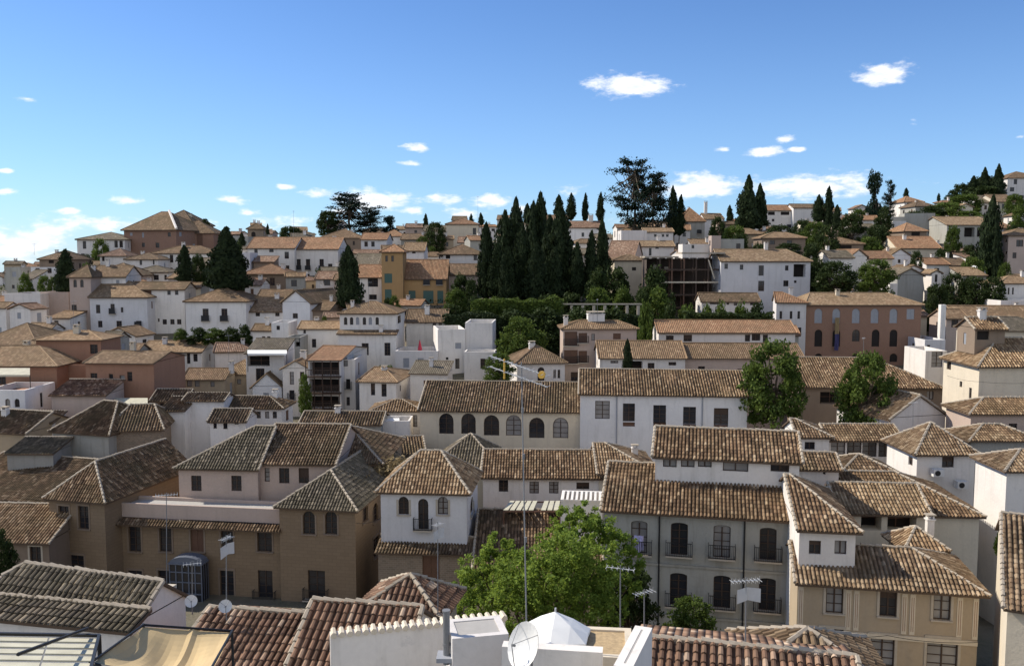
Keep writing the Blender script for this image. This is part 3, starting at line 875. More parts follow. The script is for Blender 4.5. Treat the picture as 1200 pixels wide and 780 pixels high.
# cumulus: centre px, py, half width, half height, density
CL = [(740, 99, 56, 15, 1), (1037, 87, 29, 14, 1), (921, 163, 15, 5, .8), (893, 177, 28, 6, .8), (935, 175, 13, 4, .8), (849, 175, 10, 4, .7),
      (818, 220, 58, 17, .95), (950, 218, 90, 15, .9), (575, 236, 26, 12, .8), (516, 233, 28, 8, .7), (440, 234, 60, 16, .85), (376, 227, 24, 7, .7), (336, 218, 12, 4, .7),
      (275, 234, 20, 6, .85), (293, 249, 16, 5, .7), (330, 260, 50, 10, .6), (112, 261, 50, 12, .75), (80, 247, 16, 5, .8), (18, 285, 60, 22, .9), (25, 295, 80, 12, .7), (6, 224, 14, 5, .8), (6, 200, 12, 3, .8),
      (489, 173, 18, 6, .8), (480, 192, 16, 4, .65), (33, 116, 12, 4, .7), (668, 222, 24, 9, .4), (1070, 146, 10, 4, .35), (1195, 160, 10, 4, .4),
      (1060, 250, 60, 8, .4), (700, 262, 60, 10, .35), (200, 300, 60, 8, .3), (-80, 270, 60, 20, .8), (230, 262, 26, 6, .6), (150, 236, 20, 5, .5), (540, 250, 34, 7, .6), (610, 244, 20, 8, .6), (480, 246, 30, 7, .6), (60, 270, 40, 8, .7), (395, 247, 30, 6, .6), (1300, 180, 50, 14, .8), (1420, 120, 60, 16, .8), (-200, 160, 70, 18, .8)]
mask = None
for (cx, cy, hw, hh, den) in CL:
    r_ = ray(cx, cy).normalized(); a0 = math.atan2(r_.x, r_.y); e0 = math.asin(r_.z)
    s1 = N(nt, 'ShaderNodeVectorMath', operation='SUBTRACT'); L(nt, cv.outputs[0], s1.inputs[0]); s1.inputs[1].default_value = (a0, e0, 0)
    s2 = N(nt, 'ShaderNodeVectorMath', operation='DIVIDE'); L(nt, s1.outputs[0], s2.inputs[0]); s2.inputs[1].default_value = (hw / F, hh / F, 1)
    s3 = N(nt, 'ShaderNodeVectorMath', operation='LENGTH'); L(nt, s2.outputs[0], s3.inputs[0])
    v_ = math_(nt, 'SUBTRACT', 1.25, s3.outputs[1])
    v_ = math_(nt, 'MULTIPLY', v_, den)
    mask = v_ if mask is None else math_(nt, 'MAXIMUM', mask, v_)
# unseen broken cloud added behind the viewer to brighten the shaded facades
bk = N(nt, 'ShaderNodeMapRange', interpolation_type='SMOOTHSTEP'); L(nt, sp.outputs[1], bk.inputs[0])
bk.inputs[1].default_value = -.05; bk.inputs[2].default_value = -.45; bk.inputs[3].default_value = -4; bk.inputs[4].default_value = .6
mask = math_(nt, 'MAXIMUM', mask, bk.outputs[0])
mk = math_(nt, 'ADD', mask, math_(nt, 'MULTIPLY', nn, .56))
mr_ = N(nt, 'ShaderNodeMapRange', interpolation_type='SMOOTHSTEP'); L(nt, mk, mr_.inputs[0])
mr_.inputs[1].default_value = .22; mr_.inputs[2].default_value = .86; mr_.inputs[3].default_value = 0; mr_.inputs[4].default_value = .93
# thin veil close to the horizon
CLOUDV = 8.2
hz = N(nt, 'ShaderNodeMapRange', interpolation_type='SMOOTHSTEP'); L(nt, el, hz.inputs[0])
hz.inputs[1].default_value = .30; hz.inputs[2].default_value = -.02; hz.inputs[3].default_value = 0; hz.inputs[4].default_value = .25
skyt = mix(nt, 1.0, sky.outputs[0], (.565, .755, 1.02), 'MULTIPLY')
skyc = mix(nt, hz.outputs[0], skyt, (3.6, 5.6, 8.2))
shade = ramp(nt, n2, [(.35, (.80, .83, .89)), (.62, (1, 1, 1))])
cc = mix(nt, 1.0, shade.outputs[0], (CLOUDV, CLOUDV * 1.01, CLOUDV * 1.03), 'MULTIPLY')
fin = mix(nt, mr_.outputs[0], skyc, cc)
L(nt, fin, bg.inputs[0]); bg.inputs[1].default_value = .10; L(nt, bg.outputs[0], out.inputs[0])

ld = bpy.data.lights.new('sun', 'SUN'); ld.energy = 4.2; ld.angle = R(.53); ld.color = (1, .93, .82)
lo = bpy.data.objects.new('sun', ld); COL.objects.link(lo)
lo.rotation_euler = SUN.to_track_quat('Z', 'Y').to_euler(); lo.location = (0, 0, 120)

cd = bpy.data.cameras.new('camera'); co = bpy.data.objects.new('camera', cd); COL.objects.link(co)
cd.sensor_width = 36; cd.lens = 36 * F / 1200; cd.clip_end = 20000; cd.clip_start = .5
co.location = (0, 0, CZ); co.rotation_euler = (R(90) - PITCH, 0, 0); SC.camera = co
SC.view_settings.view_transform = 'Standard'; SC.view_settings.look = 'None'; SC.view_settings.gamma = 1
SC.view_settings.use_curve_mapping = False; SC.view_settings.exposure = 0.56
SC.cycles.max_bounces = 6; SC.cycles.diffuse_bounces = 3; SC.cycles.transparent_max_bounces = 6
SC.cycles.use_denoising = True; SC.cycles.sample_clamp_indirect = 6

# ground sheet and street
def ground_sheet():
    b = MB(); ys = list(range(-60, 120, 6)) + list(range(120, 470, 8)) + [500, 600, 700, 900, 1500, 3000, 6000]
    xs = [-6000, -2500, -1200, -700, -450] + list(range(-360, 361, 8)) + [450, 700, 1200, 2500, 6000]
    for y in ys:
        for x in xs: b.v.append((x, y, ground(x, y) + (mnoise.noise(Vector((x * .06, y * .06, 0))) * .4 if y > 110 else 0)))
    nx = len(xs)
    for j in range(len(ys) - 1):
        for i in range(nx - 1):
            k = j * nx + i; b.f.append((k, k + 1, k + nx + 1, k + nx)); b.m.append(0)
    m, t, bb = mat('hillside_earth')
    p = wpos(t); a = noise(t, p, .12, 6, .7); c = noise(t, p, 1.3, 5, .7)
    col = mix(t, ramp(t, a, [(.4, (0, 0, 0)), (.6, (1, 1, 1))]).outputs[0], (.12, .095, .06), (.045, .055, .022))
    col = mix(t, c, col, (.17, .14, .10))
    L(t, col, bb.inputs['Base Color']); bb.inputs['Roughness'].default_value = .95; bump(t, bb, c, .6, .3)
    o = b.build('ground', m, None, True); tag(o, None, None, kind='structure')
ground_sheet()
def undergrowth():
    st = random.getstate(); random.seed(5); b = MB()
    n = 0
    while n < 42000:
        y = random.uniform(150, 335); px = random.uniform(-60, 1260); x = (px - 600) / F * y
        if y < 190 and not 500 < px < 800: continue
        q = mnoise.noise(Vector((x * .09, y * .09, 3)))
        if q < -.12: continue
        hgt = max(.2, (q + .2) * 2.4) * random.random()
        leafquad(b, Vector((x, y, ground(x, y) + hgt)), random.uniform(.3, .6), 1.2); n += 1
    random.setstate(st)
    o = b.build('undergrowth', foliage('scrub_leaves', (.02, .03, .01), (.10, .115, .04), .15)); tag(o, 'scrub and weeds covering the hillside between the houses', 'undergrowth', kind='stuff')
UNDER = undergrowth
# =============================================================== NEAR ROW
# ochre palace with two hipped towers
A = P(122, 608, 80)
pal = empty('palace', (A.x, A.y, ground(A.x, A.y)), R(-8)); tag(pal, 'long ochre palace with two hipped corner towers and a tiled cornice', 'palace')
block(pal, 119, 330, 607, None, 80, 'f', wall='O', a=-8, W=4, win='630,14,32:158 194 266;nd630,15,32:231;630,17,32:310;684,16,32:159 194 266;b686,17,36:311', sill=True)
block(pal, 119.5, 329, 588, None, 80.06, 'f', wall='P', a=-8, W=2.6, base=604, pl=.3, tile='g')
block(pal, 57, 122, 579, 541, 79, 'q', wall='O', tile='b', a=-14, W=13, ins=(2.6, 0), win='606,12,27:75 98;659,17,18:90', sill=True)
block(pal, 327, 416, 590, 551, 77, 'q', wall='O', tile='g', a=-10, W=17, ins=(3.4, 0), win='a612,14,27:362 388;b685,20,34:371;Ra600,6,22:428 440;R640,7,24:441;Ra580,4,16:424', sill=True)
block(pal, 209, 302, 545, 499, 81.9, 'a', wall='P', tile='g', a=-5, W=9, ins=(5.8, 0), win='566,12,18:230 277')
block(pal, 303, 392, 541, 497, 81.9, 'g', wall='P', tile='b', a=-3, win='557,12,18:333 356;556,6,16:313')
block(pal, 392, 446, 541, 499, 86, 'a', wall='E', tile='b', a=-3)
# tiled cornice and parapet wall of the palace
def cornice(root, x0, x1, y, d, a, dep=.7, tile='b', drop=.3):
    a_ = R(a); Aw = P(x0, y, d); U = Vector((math.cos(a_), math.sin(a_), 0)); Nn = Vector((math.sin(a_), -math.cos(a_), 0))
    c = (x1 - 600) / F
    Lx = (c * (Aw.y * CP - (Aw.z - CZ) * SP) - Aw.x) / (U.x - c * U.y * CP); Bv = Aw + U * Lx
    mb = MB(); dz = Vector((0, 0, drop))
    tile_poly(mb, [Aw + Nn * dep - dz, Bv + Nn * dep - dz, Bv + dz * .3, Aw + dz * .3], d, 0, 1, .1)
    o = mb.build('cornice', [TILES[tile], M_EAVE, M_CAP]); o.parent = root
    Mr = Matrix.Translation(root.location) @ Matrix.Rotation(root.rotation_euler[2], 4, 'Z'); o.matrix_local = Mr.inverted()
cornice(pal, 119, 332, 607, 79.9, -8, .75)
# glazed bay on the palace
def bay(root, px0, px1, y0, y1, d, a, dep=1.2):
    p0 = P(px0, y1, d); p1 = P(px1, y1, d); wdt = (p1 - p0).length; hh = P(px0, y0, d).z - p0.z
    b = MB(); b.box(.05, wdt - .05, -dep + .05, .1, 0, hh * .9, 2)
    for k in range(4): b.box(-.02, .0, -dep + dep * k / 3 - .04, -dep + dep * k / 3 + .04, 0, hh * .9, 1); b.box(wdt, wdt + .03, -dep + dep * k / 3 - .04, -dep + dep * k / 3 + .04, 0, hh * .9, 1)
    for k in range(6): b.box(wdt * k / 5 - .05, wdt * k / 5 + .05, -dep - .03, -dep + .04, 0, hh * .9, 1)
    for z in (.02, .25, .5, .72): b.box(0, wdt, -dep - .025, -dep + .04, hh * z, hh * z + .09, 1)
    b.box(-.1, wdt + .1, -dep - .1, .1, hh * .9, hh * .93, 1)
    n = 8
    for k in range(n):
        t0, t1 = math.pi * k / n, math.pi * (k + 1) / n; r = wdt / 2
        q = [Vector((r - math.cos(t) * r, y, hh * .93 + math.sin(t) * hh * .14)) for t in (t0, t1) for y in (-dep, .1)]
        b.face([q[0], q[2], q[3], q[1]], 1)
    b.face([Vector((wdt / 2 - math.cos(math.pi * k / n) * wdt / 2, -dep, hh * .93 + math.sin(math.pi * k / n) * hh * .14)) for k in range(n, -1, -1)], 1)
    o = b.build('bay_window', [M_DARK, simple('blue_grey_metal', (.13, .145, .18), .5, .2), M_GLASS], root)
    Mr = Matrix.Translation(root.location) @ Matrix.Rotation(root.rotation_euler[2], 4, 'Z')
    o.matrix_local = Mr.inverted() @ Matrix.Translation(p0) @ Matrix.Rotation(R(a), 4, 'Z')
bay(pal, 208, 247, 650, 702, 78.2, -8)

house('small brown house with one pale framed window left of the ochre palace', -60, 57, 631, 590, 76, 'g', wall='N', tile='l', a=-4, win='656,13,32:42', sill=True)
house('low beige house behind the left palace tower under a long mossy roof', -60, 105, 577, 536, 89, 'g', wall='E', tile='b', a=-16, k=.36, win='586,13,10:44 -6')

# white tower house
A = P(445, 577, 74); tw = empty('white_house', (A.x, A.y, ground(A.x, A.y)), R(-6)); tag(tw, 'white tower house with three arched windows over a brick storey', 'house')
t1 = block(tw, 446, 547, 572, 528, 74, 'y', wall='B', tile='l', a=-5, W=7.2, ins=(2.8, 2.8), win='a592,12,21:473 519;ab602,12,36:496;Ra592,4,20:553', base=642, sill=True)
block(tw, 443, 556, 644, 628, 73, 's', wall='S', a=-5, tile='b', W=2.0, win='n662,20,42:505')
block(tw, 443.5, 556.5, 644, None, 74.95, 'f', wall='S', a=-5, W=6)
house('brown tiled house hidden behind the big leafy tree', 556, 705, 672, 597, 70, 'g', wall='E', tile='b', a=-2)
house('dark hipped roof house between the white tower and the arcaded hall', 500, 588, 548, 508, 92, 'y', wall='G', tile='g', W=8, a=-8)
house('low white house with four small brown windows behind the leafy tree', 566, 712, 557, 527, 85, 'g', wall='W', tile='t', a=-2, win='571,11,14:626 649;569,15,8:683;569,11,14:590')
house('short raised roof beside the low white house and the clerestory', 702, 768, 553, 519, 84.5, 'a', wall='C', tile='l', ch='752,.7,.6,.55')
house('small brown roof with dry weeds right of the palace ridge', 440, 502, 560, 512, 93, 'g', wall='N', tile='b', a=12)

# grey three-storey house
A = P(708, 593, 64); g3 = empty('grey_house', (A.x, A.y, ground(A.x, A.y)), R(-12)); tag(g3, 'grey three-storey house with iron balconies and a clerestory on its roof', 'house')
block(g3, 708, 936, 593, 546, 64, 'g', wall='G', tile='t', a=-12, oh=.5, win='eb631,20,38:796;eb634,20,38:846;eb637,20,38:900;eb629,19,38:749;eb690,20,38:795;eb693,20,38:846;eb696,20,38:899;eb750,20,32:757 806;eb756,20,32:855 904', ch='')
block(g3, 768, 937, 532, 503, 66.3, 'g', wall='W', tile='t', a=-12, win='541,16,12:785 806 826;547,30,10:862;547,22,11:914', base=575)
house('small white two-window house wedged between grey and painted houses', 937, 1003, 617, 557, 57, 'a', wall='W', tile='t', a=-8, ins=(0, 3.4), win='641,14,16:955 985', ch='')
A = P(935, 677, 56); n7 = empty('beige_house', (A.x, A.y, ground(A.x, A.y)), R(-10)); tag(n7, 'beige house with painted pilasters and six framed windows at lower right', 'house')
n7b = block(n7, 935, 1148, 677, 640, 56, 'a', wall='E', tile='l', a=-11, oh=.5, win='702,20,32:978;706,20,32:1041;710,20,32:1104;752,26,32:975;762,28,36:1034;768,36,40:1104', sill=True)
# painted pilasters and cornice band of the beige house
pb = MB(); Lx = n7b['L']; hh = n7b['h']
for s in (.02, .29, .335, .60, .645, .90, .985):
    pb.box(Lx * s - .16, Lx * s + .16, -.03, -.002, hh - 3.2, hh - .55, 0)
    for q in (-.06, .06): pb.box(Lx * s + q - .018, Lx * s + q + .018, -.036, -.031, hh - 3.0, hh - .75, 1)
pb.box(0, Lx, -.10, -.002, hh - 3.6, hh - 3.3, 0); pb.box(0, Lx, -.06, -.002, hh - .5, hh - .32, 0)
o = pb.build('painted_trim', [WALLS['C'], WALLS['T']], n7); o.matrix_local = n7b['ML']
A = P(985, 598, 67); n8 = empty('cream_house', (A.x, A.y, ground(A.x, A.y)), 0); tag(n8, 'cream house with a pillared porch behind the painted beige house', 'house')
block(n8, 985, 1087, 598, 566, 67, 'g', wall='C', tile='l', a=-4, W=6, win='od612,34,22:1057;od611,24,20:1021')
block(n8, 990, 1148, 599, 553, 70, 'a', wall='C', tile='t', a=-4, win='')
house('little hipped attic roof in front of the cream porch', 1063, 1105, 640, 617, 60.5, 'y', wall='C', tile='l', W=3.0, ch='1103,1.3,.5,.6')
house('cubic white house with one square window and a pyramid roof', 1075, 1143, 529, 495, 80, 'y', wall='W', tile='l', W=6, a=2, win='541,14,13:1111;L540,5,10:1067')
house('low house with a long glazed gallery under a narrow roof', 972, 1056, 514, 497, 88, 'g', wall='W', tile='t', win='526,17,18:982 1001 1019 1038')
house('small white house with one black window left of the glazed gallery', 936, 972, 510, 491, 86, 'a', wall='W', tile='t', a=-3, win='522,12,9:949')
house('shadowed brown roof in front of the glazed gallery', 984, 1056, 556, 532, 76, 'h', wall='N', tile='b')
house('blank white wall house with one round hole beside the clerestory', 936, 983, 547, 530, 72.5, 'g', wall='B', tile='b', a=-6, win='d554,3,3:966')
house('white gabled house with ivy stains left of the tall cream house', 1044, 1108, 489, 463, 92, 'p', wall='W', tile='l', a=16, W=9)
A = P(1148, 427, 96); n11 = empty('cream_house', (A.x, A.y, ground(A.x, A.y)), 0); tag(n11, 'tall sunlit cream house with a roof lantern at the right edge', 'house')
block(n11, 1148, 1262, 427, 396, 96, 'c', wall='C', tile='l', W=8, ins=(4, 0), win='L428,5,10:1112;L450,3,7:1126;L462,3,16:1137')
block(n11, 1143, 1178, 384, 372, 99, 'g', wall='N', tile='t', W=4, win='d392,14,12:1152', base=415)
house('grey roofed house peeking over the tall cream house at right edge', 1152, 1240, 386, 371, 120, 'h', wall='C', tile='g')
house('pink walled house below the tall cream house at right edge', 1138, 1235, 483, 466, 88, 'c', wall='P', tile='t', win='500,10,8:1187')
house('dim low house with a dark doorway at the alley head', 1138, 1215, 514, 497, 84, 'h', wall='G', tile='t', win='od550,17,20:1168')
house('small white house at the right edge above the dark alley', 1180, 1260, 549, 527, 70, 'c', wall='W', tile='l')
house('big tan roof running off the right edge of the photo', 1181, 1250, 706, None, 47, 'g', wall='C', tile='l', a=-27, W=15, k=.40, oh=.5)

# =============================================================== FOREGROUND ROOFS
house('white walled house with dark ribbed roofs in the lower left corner', -40, 156, 702, 668, 38, 'c', name='corner_house', wall='W', tile='g', a=-17, xs=217, zmin=-26, oh=.3)
cr_ = HOUSES[-1][0]
block(cr_, -60, 152, 715, None, 36.4, 's', wall='W', tile='g', a=-12, W=1.1, k=.3, zmin=-26, oh=.25)
b = MB(); sl_ = [P(112, 707, 36.2), P(162, 711, 36.0), P(207, 684, 41.0), P(160, 682, 41.0)]; dz = Vector((0, 0, -.16))
b.face(sl_); b.face([q + dz for q in reversed(sl_)])
for i in range(4): b.face([sl_[i], sl_[i] + dz, sl_[(i + 1) % 4] + dz, sl_[(i + 1) % 4]])
o = b.build('roof_slab', [WALLS['C']], cr_); o.matrix_local = (Matrix.Translation(cr_.location) @ Matrix.Rotation(cr_.rotation_euler[2], 4, 'Z')).inverted()
house('red brown ribbed roof beside the lower left white house', 214, 345, 768, 716, 33, 'g', name='low_house', wall='T', tile='r', a=-9, W=5, zmin=-26)
house('higher red ribbed roof ending at the white parapet', 341, 466, 784, 707, 31.5, 'g', name='low_house', wall='W', tile='r', a=-9, W=5.5, zmin=-26)
house('little red pyramid roof in front of the ochre palace', 424, 512, 711, 673, 41, 'y', name='low_house', wall='E', tile='r', a=-12, W=3.4, zmin=-27)
house('white parapet wall topped with tile ends at bottom centre', 387, 592, 745, None, 29, 'f', name='terrace_house', cat='terrace', wall='W', a=14, W=.4, zmin=-25)
house('white roof terrace with pale blue shaded parapet at bottom centre', 588, 706, 757, None, 25, 'f', name='terrace_house', cat='terrace', wall='W', a=-8, W=.4, cop=False, zmin=-25)
house('thick sloping white wall right of the sun umbrella', 719, 741, 779, None, 22.5, 'f', name='terrace_house', cat='terrace', wall='W', a=-20, W=2.7, pl=.01, zmin=-25)
house('red ribbed roof at bottom centre right of the terrace', 742, 1010, 815, 757, 27, 'g', name='low_house', wall='W', tile='r', a=-13, W=5.5, zmin=-26)
house('pointed straw coloured roof at bottom right foreground', 880, 1035, 790, 737, 29.5, 'y', name='low_house', wall='E', tile='l', W=3.6, a=-8, zmin=-26)

# =============================================================== MIDDLE DISTANCE
house('long white hall with a row of six round arched windows', 492, 680, 479, 447, 104, 'g', name='arcaded_hall', cat='hall', wall='C', tile='b', a=-4, k=.40, win='a496,17,24:523 549;a498,18,24:576 602;a501,18,24:629 657')
house('long white building with five tall windows and two downpipes', 680, 876, 460, 433, 101, 'g', name='white_building', cat='building', wall='B', tile='t', a=-5, k=.40, win='480,17,21:706;483,14,21:737;485,15,21:773;487,15,21:808;489,17,22:845;n497,14,5:737;n498,15,5:773;n499,15,5:808;n500,15,5:845')
A = P(660, 384, 126); m3 = empty('cream_house', (A.x, A.y, ground(A.x, A.y)), 0); tag(m3, 'cream house with brown wooden balconies and a lit left gable wall', 'house')
block(m3, 660, 746, 384, 375, 126, 'h', wall='P', tile='t', k=.3, a=2, W=5, win='bn397,15,17:669;bn396,10,12:683;395,4,8:695;n394,9,7:723;bn418,16,16:669;bn418,10,14:683;L396,3,10:652', ch='701,1.0,2.4,.6 665,1.0,.6,.5')
house('long white house with a slim cypress before its dark openings', 703, 803, 418, 399, 118, 'g', wall='W', tile='t', a=-1, win='424,9,3:720;od430,14,14:746;430,8,10:763;426,9,4:788')
house('long mottled roof over a rough pink wall left of round tree', 803, 941, 418, 402, 119, 'g', wall='P', tile='t', a=-1, win='433,8,8:822;436,8,8:868')
house('long orange roofed white house under the hedge below the ruin', 772, 932, 388, 375, 130, 'g', wall='W', tile='o', a=-1, win='396,9,6:785;396,10,8:806;396,6,8:876;395,10,8:886;396,6,8:897')
A = P(945, 356, 146); m6 = empty('brick_building', (A.x, A.y, ground(A.x, A.y)), 0); tag(m6, 'red brick building with rows of arched windows and a white side', 'building')
block(m6, 945, 1080, 356, 343, 146, 'h', wall='K', tile='l', W=9, k=.35, ins=(2, 4), win='ay370,9,17:959 980 1003 1025 1047;y368,9,12:1067;ad396,9,20:959 980 1026 1047;a393,9,14:1003;ad419,9,10:959 1003 1047')
block(m6, 910, 945, 353, 342, 145, 'a', wall='W', tile='o', W=7, a=-12, win='369,3,9:915 927 936;388,4,9:916 927 937')
house('huge hipped tan roof over brown walls between two large trees', 938, 1106, 452, 419, 110, 'a', name='brown_house', wall='N', tile='t', k=.42, win='od466,30,14:976;463,8,10:1090', a=-3)
house('white stair house with a roof terrace right of the brick building', 1084, 1108, 398, None, 140, 'f', wall='B', win='371,8,8:1092;408,4,8:1088', a=0, W=8)
house('pinkish house with an iron balcony right of the brick building', 1109, 1134, 372, 362, 146, 'g', wall='P', tile='t', win='378,8,11:1119')
house('white box house with one dark window left of tall cream house', 1085, 1110, 411, None, 128, 'f', wall='W', win='421,13,18:1098', W=7, ch='')
house('long tan roofed house along the right edge above tall cream house', 1125, 1262, 373, 358, 150, 'g', wall='C', tile='t', win='379,6,8:1133 1185')
house('tall white chimney house beside the brick building roof', 1103, 1109, 357, None, 143, 'f', wall='W', W=.9)
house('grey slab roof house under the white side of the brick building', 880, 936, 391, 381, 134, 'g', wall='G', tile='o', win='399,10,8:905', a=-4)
house('tan pyramid roof house behind the big rooftop antenna', 606, 662, 424, 404, 117, 'y', wall='W', tile='b', W=7.5, a=8, win='a438,8,16:634;438,3,10:650 655')
house('dark roofed low house with orange tile end near round tree', 890, 938, 424, 405, 124, 'g', wall='S', tile='b', a=5)

# left-middle
A = P(42, 397, 119); l1 = empty('terracotta_house', (A.x, A.y, ground(A.x, A.y)), 0); tag(l1, 'large terracotta house with several wings at the left', 'house')
block(l1, 42, 118, 397, 387, 119, 'h', wall='T', tile='l', win='409,9,11:110;411,4,5:34', a=0, k=.3)
block(l1, 14, 118, 427, None, 116, 'f', wall='T', win='a443,7,10:51;443,8,7:63;456,8,5:80', W=4)
block(l1, -20, 66, 427, 405, 113, 'a', wall='T', tile='l', W=9)
block(l1, 100, 180, 424, 411, 112, 'g', wall='T', tile='t', a=-4, W=9, win='440,8,6:110;441,5,6:130;442,6,5:143;441,6,11:152')
house('grey roofed brown house wing behind the terracotta house', 118, 136, 397, 388, 125, 'g', wall='G', tile='g')
house('white house with twin arched windows at the left edge', -20, 29, 457, None, 105, 'f', wall='B', W=7, win='a472,6,10:9 20', tile='r')
house('pink roof terrace house behind the mossy hipped stone house', 60, 124, 462, None, 106, 's', wall='P', tile='r', W=5, k=.22)
A = P(62, 503, 97); l3 = empty('stone_house', (A.x, A.y, ground(A.x, A.y)), R(-16)); tag(l3, 'mossy hipped roof house with grey and rubble walls and no windows', 'house')
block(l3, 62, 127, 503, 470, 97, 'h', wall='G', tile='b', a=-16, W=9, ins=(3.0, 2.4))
block(l3, 127, 189, 503, 474, 96, 'h', wall='S', tile='b', a=10, W=8, ins=(1.4, 1.5))
house('tan roofed house with a brown door at the left edge', -30, 31, 503, 481, 99, 'g', wall='E', tile='b', a=-14)
house('small white wall house with one brown window at the left', 31, 62, 494, None, 101, 's', wall='W', tile='t', W=3, k=.25, win='504,12,13:41')
house('low grey lean-to in front of the mossy stone house', 8, 62, 530, None, 92, 's', wall='G', tile='g', W=4, k=.2)
house('white house with a single small window behind the stone house', 188, 216, 480, None, 102, 's', wall='B', tile='b', W=4, k=.22, win='493,7,11:196')
house('long white windowless house left of the small dark roofed cottage', 216, 262, 468, 460, 104, 'g', wall='B', tile='t', k=.3)
house('tiny white cottage with three windows under a dark roof', 246, 288, 492, 479, 98, 'g', wall='W', tile='b', win='497,4,10:252;497,5,11:264;494,5,6:277', a=0)
house('white house with a brown roof above the tiny cottage', 262, 330, 476, 464, 106, 'a', wall='B', tile='b', win='486,5,8:303 313 322', a=-3)
house('dark low roof beside the tan wall of the terracotta house', 178, 217, 468, 456, 108, 'g', wall='N', tile='b', win='475,6,6:190')
house('cream awning covered hut below the terracotta house', 128, 172, 477, None, 109, 's', wall='N', tile='l', W=3, k=.2)
house('tan roofed house with three low windows right of terracotta house', 215, 263, 443, 431, 122, 'g', wall='E', tile='t', win='449,6,8:222 231;450,5,6:249', ch='266,.9,.6,.4')
house('lighter tan roofed house right of the three low windows', 258, 298, 437, 421, 127, 'h', wall='E', tile='t', win='447,5,6:280')
house('long cream house with a row of five windows below the vines', 165, 236, 411, 399, 136, 'g', wall='W', tile='l', win='420,5,9:194 204 212;420,4,12:221;419,5,9:229', k=.35)
house('grey stone house with tan roof below the white row', 118, 160, 412, 402, 132, 'g', wall='G', tile='t', win='418,5,5:130')
house('white gabled house right of the wooden balcony tree', 296, 330, 452, 437, 124, 'p', wall='B', tile='t', W=7)
house('white house with a long awning over its brown loggia', 288, 333, 413, None, 126, 's', wall='W', tile='g', W=6, win='od423,26,12:303;440,10,17:305;457,6,6:306', k=.25)
house('narrow white house with a small gable and two balconies', 331, 362, 431, 422, 123, 'p', wall='W', tile='l', W=8, win='443,5,15:342 354;b463,6,12:342', a=-3)
A = P(361, 421, 120); l13 = empty('timber_house', (A.x, A.y, ground(A.x, A.y)), R(-3)); tag(l13, 'tall house with three tiers of dark timber balconies', 'house')
tb = block(l13, 361, 399, 421, 405, 120, 'g', wall='W', tile='o', a=-3, xs=430, win='od432,34,16:380;od452,34,16:380;od471,34,14:380;R424,5,10:405;R450,5,10:409;R466,4,10:407')
block(l13, 399, 416, 421, None, 122, 'f', wall='W', W=6, win='424,5,10:405;bd450,5,12:408;470,4,10:408')
mb_ = MB(); 
for i, py in enumerate((440, 459, 478)):
    z = P(380, py, 120).z - tb['zb']
    mb_.box(-.1, tb['L'] + .1, -1.1, -.01, z - .15, z); mb_.box(-.1, tb['L'] + .1, -1.1, -1.04, z + .9, z + .98)
    for k in range(24): x = -.08 + (tb['L'] + .1) * k / 23; mb_.box(x, x + .06, -1.09, -1.05, z, z + .9)
for k in range(5): x = -.08 + (tb['L'] + .06) * k / 4; mb_.box(x, x + .1, -1.16, -1.0, 0, tb['h'] - .1)
o = mb_.build('balcony', [M_WOOD], l13); o.matrix_local = tb['ML']
house('small white house with two tall windows below polygonal house', 421, 464, 446, 430, 118, 'h', wall='W', tile='l', a=-6, W=11, ins=(.6, 3), win='456,5,14:437;457,6,15:450;R453,4,5:492')
house('low tan roof with a white porch left of the arcaded hall', 436, 492, 480, 468, 108, 'h', wall='W', tile='l', win='493,8,14:485', k=.35)
house('long low brown roof behind the palace ridge', 352, 446, 496, 482, 101, 'g', wall='G', tile='b', k=.3)
house('white flat awning hut left of the arcaded hall', 444, 480, 493, None, 103, 'f', wall='W', W=3.5)
A = P(398, 366, 141); l11 = empty('white_house', (A.x, A.y, ground(A.x, A.y)), R(-3)); tag(l11, 'white house with six little arched windows under a pointed roof', 'house')
block(l11, 398, 464, 366, 353, 141, 'y', wall='W', tile='t', W=9, ins=(4, 4), a=-2, win='a376,4,9:405 412 427 442;ay376,4,9:419 434;R374,4,9:468', ch='409,.9,.5,.3')
block(l11, 396, 464, 390, 386, 139.5, 's', wall='W', W=1.6, tile='b', a=-2, xs=None, win='409,8,14:428;409,7,15:454', k=.3)
house('white house with a tan gable right of the six arched windows', 476, 523, 376, 362, 149, 'g', wall='W', tile='t', win='377,3,4:484 499;379,4,9:509 516', ch='499,1.1,.8,.3', xs=None)
A = P(463, 411, 136); l12 = empty('white_house', (A.x, A.y, ground(A.x, A.y)), R(-3)); tag(l12, 'large white faceted house with flat terraces below the garden wall', 'house')
block(l12, 463, 513, 411, None, 136, 'f', wall='W', a=-3, W=7, win='y425,7,11:476 493;d424,3,3:506', tile='g')
block(l12, 513, 545, 386, None, 137, 'f', wall='W', a=10, W=8, win='d420,3,3:524;y405,7,7:537;426,5,12:536')
block(l12, 545, 577, 378, None, 138, 'f', wall='W', a=-3, W=8)
block(l12, 544, 580, 412, None, 133, 'f', wall='W', a=-3, W=4, win='426,6,12:566', tile='g')

